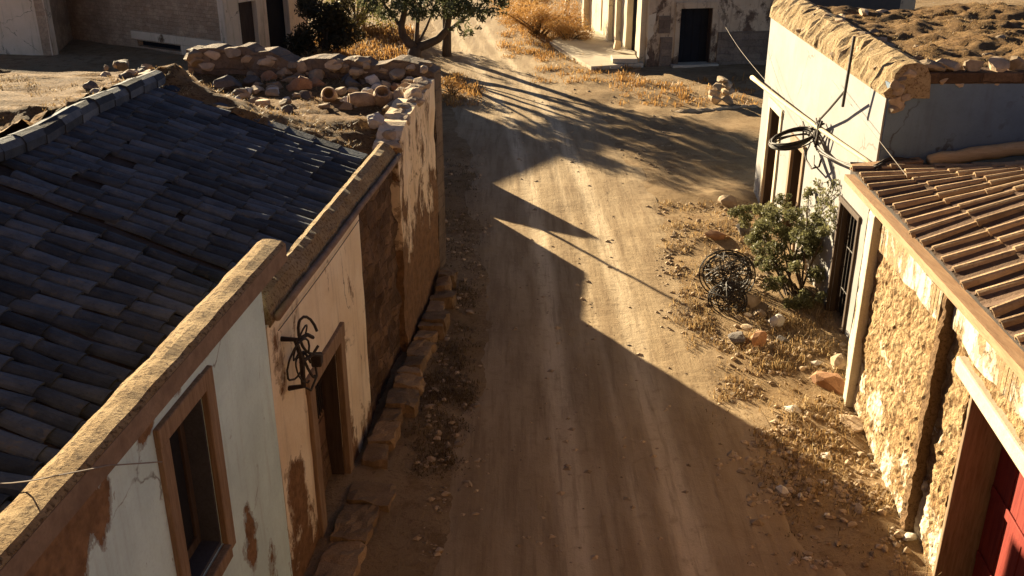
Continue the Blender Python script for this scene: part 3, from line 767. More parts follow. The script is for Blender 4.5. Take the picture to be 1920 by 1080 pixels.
mb = MB(); p0 = G(-60, 905, 4.0); pts = [p0, WL.P(*WL.px(60, 888), .05+.12), WL.P(*WL.px(180, 871), .10), WL.P(*WL.px(290, 865), .06)]
mb.tube([p0.lerp(pts[1], k/6)+Vector((0,0,-.03*math.sin(k/6*3.14))) for k in range(6)]+pts[1:], .005, 4)
solo(mb, 'wire', M['wire'], 'thin pale wire strung across the coping to the window of the blue house', 'wire', pts[3])

# ================================================================== RIGHT ROW
RX = lambda y: 4+.0976*y
WR = Wl((RX(14.5), 14.5), (RX(3), 3))
WN = Wl((RX(14.5), 14.5), (RX(3), 3), -.09)            # near part, set back
WH = Wl((6.104, 24.08), (5.952, 15.73))                # white house street face
hw = thing('white_house', 'tall whitewashed house with a crumbling earth crown on the right of the road', 'house', (9, 20, 0))
ops = [(.95, 1.95, -.05, 2.50), (3.25, 4.1, -.05, 2.27), (6.95, 7.95, -.05, 2.18)]
wall(WH, 0, 8.325, 4.42, ops, .5, .5, .012, .8, 2).build('wall', M['white'], hw)
SW = Wl((5.985, 15.712), (16, 15.86))
wall(SW, 0, 10.0, 4.62, [], .4, .8, .012, .8, 5).build('side_wall', M['shadewall'], hw)
FW = Wl((16, 24.1), (6.6, 24.1)); wall(FW, 0, 9.4, 4.5, [], .4, 2).build('far_wall', M['shadewall'], hw)
# crown of crumbling earth along the street face
mb = MB(); ss = axis([(-.05, 8.42, .08)])
PR = [(.03,4.40),(.05,4.46),(-.0,4.62),(-.08,4.78),(-.2,4.92),(-.36,4.98),(-.52,4.93),(-.62,4.75),(-.66,4.40)]
for s in ss:
    for k, (o, z) in enumerate(PR):
        a = .05*fr((s, o*2, z*2), 1.9, 4)+.05*fr((s, o, z), 5.5, 4)
        if k in (0, len(PR)-1): a *= .3
        mb.v.append(WH.P(s, z+a*.8, o+a))
n1 = len(PR)
for i in range(len(ss)-1):
    for k in range(n1):
        a = i*n1+k; b = i*n1+(k+1) % n1; mb.f.append((a, b, b+n1, a+n1))
mb.f += [tuple(range(n1)), tuple((len(ss)-1)*n1+k for k in range(n1))]; mb.t = [.5]*len(mb.f)
mb.build('crown', M['crown'], hw)
# coping stones along the side wall
mb = MB(); r8 = random.Random(8)
mb.wbox(SW, .55, 9.9, 4.62, 4.80, -.42, .03)
mb.build('side_coping', M['darkstone'], hw, bevel=.03)
def cs(name, p, sx, sy, sz, seed, rz):
    mb = MB(); add_rock(mb, p, sx, sy, sz, seed, rz, t=r8.random()*.9); mb.build(name, M['stone'], hw)
for k in range(5): cs('coping_stone', SW.P(.62+.36*k, 4.88+r8.uniform(-.03,.04), -.18), .25+r8.uniform(-.04,.05), .24, .15+r8.uniform(-.02,.03), 560+k, r8.uniform(-.15,.15))
for k in range(7): cs('coping_stone', SW.P(.25+.30*k, 4.66+r8.uniform(-.03,.03), -.12), .21, .2, .13, 580+k, r8.uniform(-.2,.2))
for k in range(16): cs('coping_stone', SW.P(2.3+.45*k+r8.uniform(-.1,.1), 4.79, -.2), r8.uniform(.1,.26), .18, r8.uniform(.04,.1), 2600+k, r8.uniform(-.4,.4))
for k in range(7): cs('corner_stone', SW.P(.1+r8.uniform(-.1,.2), 4.25+.09*k, .02), .16, .14, .12, 500+k, k)
for k in range(62):
    q = r8.uniform(.05,.13); s_ = r8.uniform(.05, 8.25); t_ = r8.random(); cs('crown_stone', WH.P(s_, 4.5+.46*t_, -.01-.36*t_), q*1.3, q, q*.8, 2000+k, r8.uniform(0,3))
# earth on the flat roof
def wroof(x, y):
    return 4.62+.11*fr((x, y, 7), .8, 4)+.07*fr((x, y, 2), 3.5, 4)+.28*max(0, fr((x, y, 11), .45, 3))
mb = MB(); xs = axis([(6.4,13,.1),(13,16,.5)]); ys = axis([(15.9,24,.1)]); n1 = len(xs)
for y in ys:
    for x in xs: mb.v.append(Vector((x, y, wroof(x, y))))
for j in range(len(ys)-1):
    for i in range(n1-1): a = j*n1+i; mb.f.append((a, a+1, a+n1+1, a+n1)); mb.t.append(.5)
mb.build('earth_roof', M['earth'], hw, smooth=True, fix=False)
def opening_frame(W, parent, op, w_=.12, name='door', leafmat='brownwood', framemat='paintedjamb', o1=.04, leaf=True, depth=.3):
    a, b, z0, z1 = op; z0 = max(0, z0)
    mb = MB(); mb.wbox(W, a-w_, a+.002, z0, z1, -.03, o1); mb.wbox(W, b-.002, b+w_, z0, z1, -.03, o1); mb.wbox(W, a-w_-.02, b+w_+.02, z1-.002, z1+w_*1.2, -.03, o1+.01)
    d = mb.build(name, M[framemat], parent, bevel=.01)
    if leaf:
        mb = MB(); n = 4
        for k in range(n): mb.wbox(W, a+.002+(b-a)*k/n, a-.006+(b-a)*(k+1)/n, z0, z1-.01, -depth-.05, -depth)
        mb.build('leaf', M[leafmat], d, bevel=.006)
        mb = MB(); mb.wbox(W, a+.002, a+.022, z0, z1-.022, -depth+.001, -.031); mb.wbox(W, a+.002, b-.002, z1-.021, z1-.001, -depth+.001, -.031); mb.wbox(W, b-.022, b-.002, z0, z1-.022, -depth+.001, -.031)
        mb.build('shade_lining', M['darkwood'], d)  # dark strips added to darken the unlit reveals
    return d
fd = opening_frame(WH, hw, ops[0], .16, framemat='paintedjamb', leafmat='dark', depth=.36)  # leaf here is a black sheet for the open doorway's dark
mb = MB(); mb.wbox(WH, 1.3, 1.94, .05, .95, -.359, -.32); mb.build('lower_panel', M['redwood'], fd, bevel=.01)
opening_frame(WH, hw, ops[1], .14, framemat='frame', leafmat='darkwood')
wd3 = opening_frame(WH, hw, ops[2], .08, framemat='darkwood', leafmat='dark', depth=.2)  # black leaf paints the dark behind the bars
mb = MB()
for k in range(6): mb.tube([WH.P(7.02+.17*k, .1, -.12), WH.P(7.02+.17*k, 2.15, -.12)], .012, 5)
for z in (.6, 1.4): mb.tube([WH.P(6.96, z, -.12), WH.P(7.94, z, -.12)], .012, 5)
mb.build('grille', M['iron'], wd3)
mb = MB()
for p in ((7.2, 18.5), (8.4, 20.0)): pass
mb.box((6.6, 16.2, -.1), (15.8, 23.8, 4.45)); mb.build('infill', M['void'], hw)
# rubble on the white house roof
r9 = random.Random(9)
for k in range(34):
    x = r9.uniform(7.0, 12.8); y = r9.uniform(17.0, 23.6); q = r9.uniform(.06,.24)
    rock((x, y, wroof(x, y)-.05), q, q*.8, q*.55, 600+k, 'stone', 'broken stone lying on the earth roof of the tall white house', group='stones on the white house roof', rz=r9.uniform(0,3))

# cane pole fixed along the white face
def whp(u, v, o=.0): return WH.P(*WH.px(u, v, o), o)
mb = MB(); a = whp(1410,145,.22); b = whp(1645,315,.10); n_ = 14
mb.tube([a.lerp(b, k/n_)+Vector((0,0,-.05*math.sin(math.pi*k/n_))) for k in range(n_+1)], [.055-.02*k/n_ for k in range(n_+1)], 7)
po = solo(mb, 'cane_pole', M['cane'], 'long pale cane pole slung along the white house wall above its doors', 'pole', b, smooth=True)
# antenna rod with a side branch
an = thing('antenna_rod', 'thin dark metal rod standing up from the white house wall beside the cable coil', 'antenna', whp(1525,235,.1))
mb = MB(); mb.tube([whp(1580,200,.3), whp(1590,140,.32), whp(1602,68,.30)], .026, 6); mb.build('rod', M['cable'], an)
mb = MB(); mb.tube([whp(1583,172,.3), whp(1555,205,.24), whp(1528,234,.15), whp(1520,242,.02)], .022, 6); mb.build('arm', M['cable'], an)
# cable coil
ccn = thing('cable_coil', 'black cable coiled on the white house wall, thick ends drooping to the tiles', 'cable', whp(1520,245,.05))
mb = MB(); c = whp(1486,259,.48); r10 = random.Random(10)
for k in range(9):
    ra = .385+.055*r10.uniform(-1,1); tl = r10.uniform(-.12,.12); ph = r10.uniform(0,6); cz = r10.uniform(-.035,.035)
    mb.tube([c+Vector((ra*math.cos(a), ra*math.sin(a), cz+.05*math.sin(a+ph)+tl*.3*math.cos(a)+.10*math.cos(a))) for a in [2*math.pi*i/24 for i in range(25)]], r10.uniform(.013,.02), 5)
mb.build('coil', M['cable'], ccn, smooth=True)
mb = MB()
pathA = [(1538,226),(1530,262),(1540,285),(1570,300),(1605,312),(1640,316)]
for k in range(4):
    j = lambda: r10.uniform(-5,5)
    pp = [whp(u+j(), v+j(), .16) for u, v in pathA]+[Vector((6.1, 15.6, 3.35+r10.uniform(-.05,.1))), Vector((6.6, 15.5, 3.42))]
    sm = []
    for i in range(len(pp)-1):
        for t in (0, .25, .5, .75):
            q0 = pp[max(0, i-1)]; q1 = pp[i]; q2 = pp[i+1]; q3 = pp[min(len(pp)-1, i+2)]
            sm.append(.5*((2*q1)+(q2-q0)*t+(2*q0-5*q1+4*q2-q3)*t*t+(3*q1-q0-3*q2+q3)*t**3))
    mb.tube(sm+[pp[-1]], r10.uniform(.015,.025), 6)
mb.build('drop_cable', M['cable'], ccn, smooth=True)
mb = MB()
for pth in ([(1505,228),(1512,250),(1525,262),(1538,240)], [(1508,280),(1512,300),(1522,316),(1536,312),(1540,298)], [(1500,236),(1520,240),(1545,232)], [(1506,230),(1506,262),(1500,276)], [(1530,222),(1535,250),(1528,275)]):
    mb.tube([whp(u, v, .15+.05*math.sin(u)) for u, v in pth], .02, 6)
mb.build('bracket', M['iron'], ccn, smooth=True)
mb = MB()
for (q, sagg) in (((1440,95,1500,235), .15), ((1440,150,1490,238), .1), ((1560,150,1700,330), .0)):
    a = whp(q[0], q[1], .12); b = whp(q[2], q[3], .12); mb.tube([a.lerp(b, k/8)-Vector((0,0,sagg*math.sin(math.pi*k/8))) for k in range(9)], .005, 4)
mb.build('thin_wire', M['wire'], ccn)

# ---- lower adobe house on the right
hl = thing('adobe_house', 'low rough adobe house with brown barrel tiles and a red door', 'house', (9, 9, 0))
etop = lambda s: 3.12+.055*s
wall(WR, .1, .92, etop, [], .45, .14, .03, 1.2, 12, o=-.05).build('plaster_end', M['peelwhite'], hl)
wall(WR, .93, 4.12, etop, [], .45, .05, .035, 4.5, 13, z0=-.3, o=0).build('adobe_wall', M['adobe'], hl)
# feature positions on the set back near wall
dtop = 2.66
dj = WN.px(1816, 752)[0]; dop = (dj, dj+2.3, -.1, dtop)
wall(WN, 4.13, 9.5, etop, [dop], .6, .05, .035, 4.5, 14, z0=-.3).build('near_wall', M['adobe'], hl)
for s_a, s_b, W, o in ((1.2, 4.0, WR, .05), (4.2, 9.5, WN, .06)):
    mb = MB()
    ss = axis([(s_a, s_b, .1)])
    for i in range(len(ss)-1):
        f = lambda s: .05*fr((s, 1, 3), 1.4, 3)
        a, b = ss[i], ss[i+1]
        mb.wbox(W, a, b, etop(a)-.42+f(a)*1.6, etop(a)-.02, -.1, o+.03*fr((a, 0, 0), 1, 2), .5, z0b=etop(b)-.42+f(b)*1.6, z1b=etop(b)-.02)
    mb.build('eave_band', M['peelwhite'], hl)
# rough brown strip painting the shadow band at the step of the wall
wall(WR, 4.0, 4.17, etop, [], .3, .05, .04, 3.5, 15, z0=-.3, o=.05).build('pilaster', M['mud'], hl)
# corner post
mb = MB(); mb.wbox(WR, .83, 1.04, -.05, 3.2, -.02, .13); mb.build('corner_post', M['paintedjamb'], hl, bevel=.02)
# door
mb = MB()
mb.wbox(WN, dop[0]-.36, dop[1]+.2, dtop-.02, dtop+.17, -.2, .09); lin = mb.build('lintel', M['paintedjamb'], hl, bevel=.025)
mb = MB(); mb.wbox(WN, dop[0]-.002, dop[0]+.08, 0, dtop-.101, -.58, -.0); mb.wbox(WN, dop[1]-.08, dop[1]+.002, 0, dtop-.101, -.58, -.0); mb.wbox(WN, dop[0]-.002, dop[1]+.002, dtop-.101, dtop-.021, -.58, -.002)
dr_ = mb.build('door', M['frame'], hl, bevel=.012)
npl = 9; x0 = dop[0]+.08; x1 = dop[1]-.08
mb = MB()
for k in range(npl):
    mb.wbox(WN, x0+(x1-x0)*k/npl+.004, x0+(x1-x0)*(k+1)/npl-.004, .06, dtop-.105, -.50, -.42+.006*(k % 2))
lf = mb.build('leaf', M['redwood'], dr_, bevel=.006)
mb = MB()
for z in (.45, 1.35, 2.25): mb.wbox(WN, x0+.05, x1-.05, z, z+.12, -.413, -.39)
mb.build('ledge', M['redwood'], dr_, bevel=.008)
mb = MB(); mb.tube([WN.P(6.4,1.1,-.415), WN.P(6.4,1.1,-.34), WN.P(6.4,1.25,-.34), WN.P(6.4,1.25,-.415)], .014, 6); mb.build('handle', M['iron'], dr_)
mb = MB(); mb.wbox(WN, 4.9, 8.0, -.2, .07, -.4, .5); mb.build('threshold', M['kerb'], hl, bevel=.04)
# eave board and tiled roof
mb = MB(); ss = axis([(-.85, 9.5, .3)]); ez = lambda s: 3.20+.062*max(s, -1)
for i in range(len(ss)-1):
    a, b = ss[i], ss[i+1]
    mb.wbox(WR, a, b, ez(a), ez(a)+.10, -.06, .17, .5, z0b=ez(b), z1b=ez(b)+.10)
mb.build('eave_board', M['framey'], hl)
def RPT(s, t, lift):
    sl = .03+.41*min(1, max(0, (s+1.2)/4.0)); z = ez(s)+.13+sl*t+.02*fr((s, t, 4), .9, 2)
    p = WR.P(s, 0, .02-t); return Vector((p.x, p.y, z))+Vector((-sl, 0, 1)).normalized()*lift
rbr = roof_bed(RPT, -1.12, 9.5, 4.2).build('roof', M['tilebed'], hl)
mb = MB(); rr = random.Random(31); tiles(mb, RPT, -1.05, 9.5, .385, .62, 4.2, .074, .085, rr, .02, 7, .1, .0, (.2,1)); mb.build('cover_tiles', M['redtile'], rbr)
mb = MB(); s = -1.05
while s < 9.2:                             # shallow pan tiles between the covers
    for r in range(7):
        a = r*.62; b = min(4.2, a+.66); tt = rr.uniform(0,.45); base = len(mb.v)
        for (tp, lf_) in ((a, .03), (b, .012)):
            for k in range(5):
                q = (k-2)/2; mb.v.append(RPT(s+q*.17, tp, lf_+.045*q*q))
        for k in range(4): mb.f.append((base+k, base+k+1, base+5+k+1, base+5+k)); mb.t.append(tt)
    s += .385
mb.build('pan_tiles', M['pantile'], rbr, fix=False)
mb = MB(); pts = [at_y(1742+26*k, 313-4.4*k+.12*k*k, 15.46) for k in range(9)]
mb.tube([p+Vector((0, .05+.01*math.sin(k*1.7), .08+.012*math.sin(k*2.3))) for k, p in enumerate(pts)], [.10,.115,.11,.12,.115,.12,.11,.12,.115], 8)
mb.build('flashing_beam', M['beam'], hl, smooth=True)
mb = MB(); mb.hexa([Vector(p) for p in ((5.5,15.45,3.24),(6.6,15.45,3.36),(6.6,15.66,3.36),(5.5,15.66,3.24),(5.5,15.45,3.33),(6.6,15.45,3.45),(6.6,15.66,3.45),(5.5,15.66,3.33))])
mb.build('verge_board', M['framey'], hl, bevel=.01)
mb = MB(); mb.hexa([Vector(p) for p in ((5.95,3.2,-.1),(13,3.2,-.1),(13,14.2,-.1),(5.98,14.2,-.1),(5.95,3.2,2.6),(13,3.2,2.6),(13,14.2,2.9),(5.98,14.2,2.9))])
mb.build('infill', M['void'], hl)

# ================================================================== FAR BUILDINGS
# upper right: ochre building with a dark doorway on the front and a colonnaded side
hu = thing('ochre_house', 'ochre house with a dark doorway and a sunlit pillared side beyond the white house', 'house', (9, 44, 0))
UF = Wl((5.38, 40.15), (16.5, 41.9))
def ufr(u0, v0, u1, v1):
    a = UF.px(u0, v0); b = UF.px(u1, v1); return a[0], b[0], b[1], a[1]
d1 = ufr(1277, 16, 1329, 117); d1 = (d1[0], d1[1], 0, d1[3])
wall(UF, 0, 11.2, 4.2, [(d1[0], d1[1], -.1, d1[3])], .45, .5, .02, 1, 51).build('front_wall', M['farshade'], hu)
mb = MB(); dl = UF.px(1240, 70)[1]
mb.wbox(UF, .5, d1[0]-.28, -.1, dl, -.1, .05); mb.wbox(UF, d1[1]+.28, 11.2, -.1, dl+.15, -.1, .05); mb.build('dado', M['dado'], hu, bevel=.02)
opening_frame(UF, hu, (d1[0], d1[1], 0, d1[3]), .2, 'door', 'dark', 'farshade', .05, True, .38)  # leaf is a black sheet standing for the shade in the doorway
p_ = UF.px(1236, 30); q_ = UF.px(1256, 62)
mb = MB(); mb.wbox(UF, p_[0], q_[0], q_[1], p_[1], -.05, .035); mb.build('plaque', M['dado'], hu, bevel=.01)
mb = MB(); mb.wbox(UF, d1[0]-.3, d1[1]+.3, -.1, .14, -.3, .35); mb.build('doorstep', M['slab'], hu, bevel=.02)
US = Wl((3.45, 50.9), (5.38, 40.13))                    # street side, far end first
SLs = US.L
def usx(u, v): return US.px(u, v)[0]
ops = []
for (u0, u1, vt, vb, sill) in ((1172,1191,-40,92,0), (1078,1097,-30,37,.9), (1040,1050,-30,14,1.2)):
    a, b = US.px(u0, vb)[0], US.px(u1, vb)[0]; ops.append((min(a, b), max(a, b), sill if sill else -.1, 2.6))
wall(US, 0, SLs-.02, 4.2, ops, .4, .5, .02, 1, 52).build('side_wall', M['farwhite'], hu)
for k, o_ in enumerate(ops):
    mb = MB(); mb.wbox(US, o_[0], o_[1], max(0, o_[2]), o_[3], -.33, -.28)
    mb.build('door' if k == 0 else 'window', M['dark'], hu)  # black sheets painting the shade inside the openings
for (u, v, wd, o1, nm) in ((1205,126,.34,.22,'corner_pilaster'),(1160,92,.26,.2,'pilaster'),(1146,84,.3,.22,'pilaster'),(1101,70,.3,.25,'pilaster'),(1066,40,.3,.2,'pilaster')):
    s = US.px(u, v)[0]; s = min(s, SLs-wd/2)
    mb = MB(); mb.wbox(US, s-wd/2, s+wd/2, -.1, 4.2, -.02, o1); mb.build(nm, M['farwhite'], hu, bevel=.02)
for (u, v, wd) in ((1153,85,.5),(1120,72,1.3)):
    s = US.px(u, v)[0]; mb = MB(); mb.wbox(US, s-wd/2, s+wd/2, .35, 3.4, -.02, .04); mb.build('panel', M['farcream'], hu, bevel=.01)
mb = MB(); pl_ = [G(1030,88), G(1108,135), G(1206,129), G(1192,108), G(1122,68), G(1075,62)]
top_ = [p+Vector((0,0,.22)) for p in pl_]; bot = [p-Vector((0,0,.1)) for p in pl_]
mb.poly(top_); mb.poly(list(reversed(bot)))
for k in range(len(pl_)): a, b = k, (k+1) % len(pl_); mb.quad(bot[a], bot[b], top_[b], top_[a])
solo(mb, 'porch_slab', M['slab'], 'pale cement porch slab in front of the sunlit pillared side', 'slab', pl_[1], bevel=.03)
mb = MB(); q = G(1148,118,.22); mb.box((q.x, q.y-.1, .22), (q.x+1.0, q.y+.75, .40)); solo(mb, 'doorstep', M['slab'], 'low cement step on the porch slab by the corner pilaster', 'step', (q.x, q.y, .22), bevel=.02)
mb = MB(); add_rock(mb, G(1158,86,.45), .3, .25, .3, 77); solo(mb, 'stone_block', M['stone'], 'squat stone block standing on the porch slab beside the dark doorway', 'stone', G(1158,92,.2))
mb = MB(); mb.box((5.8, 41.0, -.1), (15.5, 50, 4.1)); mb.build('infill', M['void'], hu)
# rubble stump
g = G(1337, 198); st_ = thing('stone_pillar_stump', 'short broken pillar of stacked stones in the forecourt of the ochre house', 'pillar', g)
r12 = random.Random(12); z = 0
for k, (w_, h_) in enumerate(((.42,.32),(.40,.26),(.35,.24),(.22,.24))):
    mb = MB()
    for q in range(2 if k < 3 else 1):
        add_rock(mb, g+Vector((.3+(q-.5)*w_*1.0*(k < 3), .2+r12.uniform(-.05,.05), z+h_*.5)), w_*.66 if k < 3 else w_, .42, h_*.68, 700+k*3+q, r12.uniform(-.15,.15), t=r12.random())
    mb.build('course', M['stone'], st_); z += h_*.9
mb = MB()
for k in range(9):
    p = G(1275+17*k, 212-1.0*k); add_rock(mb, (p.x, p.y, .04), .34, .16, .12, 740+k, .1, t=.6)
solo(mb, 'edging_stones', M['stone'], 'low line of edging stones below the stump of stacked stones', 'edging', G(1340, 210))

# upper left: brick building, its side openings, the beige house
hk = thing('brick_house', 'brown brick house with a low dark vent and ochre corner at the top left', 'house', (-16, 47, 0))
BF = Wl((-20.3, 46.6), (-11.6, 41.35))
v0 = BF.px(257, 75); v1 = BF.px(340, 97)
wall(BF, 0, BF.L, 4.6, [(v0[0], v1[0], v1[1], v0[1])], .4, .5, .03, 1, 61).build('front_wall', M['brickwall'], hk)
mb = MB(); mb.wbox(BF, v0[0], v1[0], v1[1], v0[1], -.35, -.3); mb.build('vent', M['dark'], hk)  # black sheet in place of the vent's inner shade
mb = MB(); a = BF.px(430, 100)[0]; mb.wbox(BF, a, BF.L+.05, -.1, 4.6, -.1, .09); mb.wbox(BF, v0[0]-.3, a-.01, v0[1]+.05, v0[1]+.4, -.1, .05); mb.wbox(BF, v1[0]+.05, a-.01, -.1, v0[1]+.04, -.1, .04); mb.build('plaster_trim', M['farcream'], hk, bevel=.02)
BS = Wl((-11.6, 41.3), (-9.0, 45.0))
a = BS.px(456, 95)[0]; b = BS.px(488, 92)[0]; c_ = BS.px(507, 90)[0]; d_ = BS.px(548, 92)[0]
wall(BS, 0.0, BS.L, 4.6, [(a, b, -.1, 2.3), (c_, d_, -.1, 2.9)], .4, .5, .02, 1, 62).build('side_wall', M['farcream'], hk)
mb = MB(); mb.wbox(BS, a, b, 0, 2.28, -.3, -.25)
mb.build('door', M['darkwood'], hk); mb = MB(); mb.wbox(BS, c_, d_, 0, 2.88, -.38, -.33); mb.build('door', M['dark'], hk)  # second door is a black sheet for the dark opening
mb = MB(); mb.wbox(BS, c_-.1, d_+.15, 2.9, 3.0, -.0, .6); mb.build('canopy', M['frame'], hk)
mb = MB(); mb.hexa([Vector(p) for p in ((-19.8,47.4,-.1),(-11.75,42.4,-.1),(-9.7,45.2,-.1),(-17.7,50.5,-.1),(-19.8,47.4,4.5),(-11.75,42.4,4.5),(-9.7,45.2,4.5),(-17.7,50.5,4.5))]); mb.build('roof', M['earth'], hk)
hs = thing('tall_beige_house', 'plain beige plastered house with a stone flank at the top left corner', 'house', (-22, 44, 0))
q0 = G(100,107); q1 = G(-160,97); q2 = G(139,74)
BA = Wl((q1.x, q1.y), (q0.x, q0.y)); wall(BA, 0, BA.L, 5.2, [], .4, .8, .02, .8, 63).build('front_wall', M['farcream'], hs)
BB = Wl((q0.x+.02, q0.y+.02), (q2.x, q2.y)); wall(BB, 0, BB.L, 5.2, [], .4, .4, .04, 1.5, 64).build('stone_flank', M['brickwall'], hs)
mb = MB(); mb.hexa([Vector((p.x, p.y, 5.0)) for p in (q1, q0, q2, Vector((q1.x, q2.y, 0)))]+[Vector((p.x, p.y, 5.2)) for p in (q1, q0, q2, Vector((q1.x, q2.y, 0)))]); mb.build('roof', M['earth'], hs)

# corner and height traced from the far shadow tip, printed only; no house built
pt = G(1120, 320); L_ = (44.5-pt.y)/-SD.y; cx = pt.x-SD.x*L_; 
print('shadow house corner', cx, 'height', TE*L_)

hv = thing('blocker_house', 'tall dark unseen house added behind the camera to shade the near road', 'house', (1, -6, 0))  # unseen house added behind the camera to darken the near road
VF = Wl((16, -2.2), (-14, -2.2))
wall(VF, 0, 30, 12.5, [(13.6,15.0,6.2,8.6),(6,7.2,6.4,8.4),(22,23.2,6.4,8.4)], .5, 1.5, .03, .8, 71).build('front_wall', M['darkstone'], hv)
mb = MB(); mb.box((-14,-11,-.1), (16,-2.75,5.9)); mb.build('lower_storey', M['darkstone'], hv)
mb = MB(); mb.box((-14.3,-11.3,12.5), (16.3,-2.0,12.8)); mb.build('roof', M['earth'], hv, bevel=.04)
# ================================================================== VEGETATION
def leaves(mb, clumps, n, size, rr, asp=.38, flat=0.0, droop=0.0):
    tot = sum(c[1]**2 for c in clumps); acc = []
    for c in clumps: acc.append(c[1]**2/tot)
    for (c, ra), frac in zip(clumps, acc):
        ct_ = rr.random()
        for _ in range(max(3, int(n*frac))):
            d = Vector((rr.gauss(0,1), rr.gauss(0,1), rr.gauss(0,1)))
            d = d.normalized()*ra*(rr.random()**.45)
            d.z *= .8; p = Vector(c)+d
            a = Vector((rr.gauss(0,1), rr.gauss(0,1), rr.gauss(0,1)-droop)).normalized()
            b = a.cross(Vector((rr.gauss(0,1), rr.gauss(0,1), rr.gauss(0,1)))).normalized()
            l = size*rr.uniform(.45,1.55); w_ = l*asp
            t = min(1, max(0, .15+.45*ct_+.3*rr.random()+.15*(d.z/ra)))
            mb.quad(p-a*l*.5, p-b*w_*.5, p+a*l*.5, p+b*w_*.5, t)
def limb(mb, pts, r0, r1, n=7):
    k = len(pts); mb.tube(pts, [r0+(r1-r0)*i/(k-1) for i in range(k)], n)
def clump_cloud(c, rx, ry, rz, n, r0, r1, rr):
    out = []
    for _ in range(n):
        d = Vector((rr.gauss(0,1), rr.gauss(0,1), rr.gauss(0,1))).normalized()*(rr.random()**.5)
        out.append((Vector(c)+Vector((d.x*rx, d.y*ry, d.z*rz)), rr.uniform(r0, r1)))
    return out
# olive tree by the road
tb = G(775, 122)
ot = thing('olive_tree', 'old olive tree with a forked dark trunk standing beside the road behind the rubble wall', 'tree', tb)
def tp(u, v, y=None): return at_y(u, v, tb.y if y is None else y)
mb = MB()
limb(mb, [tb+Vector((-.05,0,-.3)), tp(774,120)+Vector((0,0,0)), tp(777,100), tp(781,88)], .34, .24, 9)
limb(mb, [tp(781,90), tp(766,80), tp(755,66), tp(752,48), tp(757,28), tp(760,0), tp(752,-30), tp(745,-60)], .2, .07)
limb(mb, [tp(780,90), tp(800,83), tp(822,73), tp(838,55), tp(842,30), tp(850,0), tp(862,-40), tp(880,-70)], .2, .07)
limb(mb, [tp(780,92), tp(781,70), tp(783,40), tp(788,10), tp(800,-30)], .11, .05)
limb(mb, [tp(780,90), tp(790,70), tp(800,50), tp(812,20), tp(825,-20)], .07, .03)
limb(mb, [tp(752,52), tp(738,30), tp(722,10), tp(705,-10)], .08, .03); limb(mb, [tp(838,60), tp(862,40), tp(890,20), tp(915,0)], .08, .03)
trk = mb.build('trunk', M['bark'], ot, smooth=True)
rv = random.Random(21); mb = MB(); cl = []
for (u, v, dy, ra) in ((690,-12,0,.55),(705,8,0,.4),(722,16,.3,.45),(745,6,-.3,.5),(770,-8,.2,.6),(798,2,-.3,.5),(826,-4,.3,.6),(856,10,-.3,.5),(885,22,.2,.5),(908,12,0,.55),(930,18,-.2,.4),(868,46,-.3,.3),(871,66,-.3,.26),(690,-35,0,.7),(730,-45,.3,.9),(780,-60,-.3,1.0),(830,-65,.3,1.0),(880,-50,-.2,.9),(925,-28,.2,.7),(945,-8,0,.4),(812,26,.3,.28),(790,22,-.3,.26),(765,20,-.5,.3),(842,22,.1,.35),(896,40,0,.3),(935,-60,.5,.7),(720,-80,0,.9),(800,-100,0,1.1),(880,-95,.2,1.0)):
    c = tp(u, v, tb.y+dy*2.2-.6)
    for _ in range(4): cl.append((c+Vector((rv.gauss(0,ra*.55), rv.gauss(0,ra*.8), rv.gauss(0,ra*.4))), ra*rv.uniform(.35,.7)))
for _ in range(38):
    cl.append((tp(rv.uniform(690, 948), rv.uniform(-18, 36), tb.y+rv.uniform(-2.8,-.3)), rv.uniform(.2,.38)))
clf = list(cl)
for _ in range(34):
    d = Vector((rv.gauss(0,1), rv.gauss(0,1), rv.gauss(0,1))).normalized()*(rv.random()**.4)
    cl.append((Vector((-1.6+2.1*d.x, 40.3+2.0*d.y, 3.6+1.1*d.z)), rv.uniform(.35,.75)))
leaves(mb, clf, 16000, .15, rv, .34, droop=.5); leaves(mb, cl[len(clf):], 2600, .16, rv, .36, droop=.5); mb.build('crown', M['olive'], ot, fix=False)
# second straight trunk
t2 = G(838, 106); tt2 = thing('post_trunk_tree', 'straight dark trunk rising into the olive foliage at the road edge', 'tree', t2)
mb = MB(); limb(mb, [t2-Vector((0,0,.2)), t2+Vector((0,0,.3)), at_y(838,60,t2.y), at_y(836,20,t2.y), at_y(838,-40,t2.y), at_y(846,-90,t2.y)], .22, .13, 9); mb.build('trunk', M['bark'], tt2, smooth=True)
mb = MB(); cl = clump_cloud(at_y(850,-75,t2.y), 1.9, 1.6, .9, 26, .35, .7, rv)+clump_cloud(at_y(872,60,t2.y), .35, .3, .5, 5, .2, .3, rv)
leaves(mb, cl, 1700, .17, rv, .34, droop=.6); mb.build('crown', M['olive'], tt2, fix=False)
def shrub(name, label, c, rx, ry, rz, n, mat, size, seed, asp=.3, nc=22, r0=.18, r1=.4, stems=True, group=None, cat='shrub'):
    rq = random.Random(seed); o = thing(name, label, cat, (c[0], c[1], c[2]), group)
    mb = MB(); cl = clump_cloud(Vector(c)+Vector((0,0,rz*.75)), rx, ry, rz*.8, nc, r0*rx, r1*rx, rq)
    cl = [q for q in cl if q[0].z > c[2]+.05]
    leaves(mb, cl, n, size, rq, asp); mb.build('foliage', M[mat], o, fix=False)
    if stems:
        mb = MB()
        for q, ra in cl[:14]:
            b = Vector(c)+Vector((rq.uniform(-.1,.1)*rx, rq.uniform(-.1,.1)*ry, 0)); m_ = b.lerp(q, .5)+Vector((rq.uniform(-.1,.1), rq.uniform(-.1,.1), .1))
            mb.tube([b, m_, q], [.035*rx, .025*rx, .01*rx], 5)
        mb.build('stem', M['bark'], o)
    return o
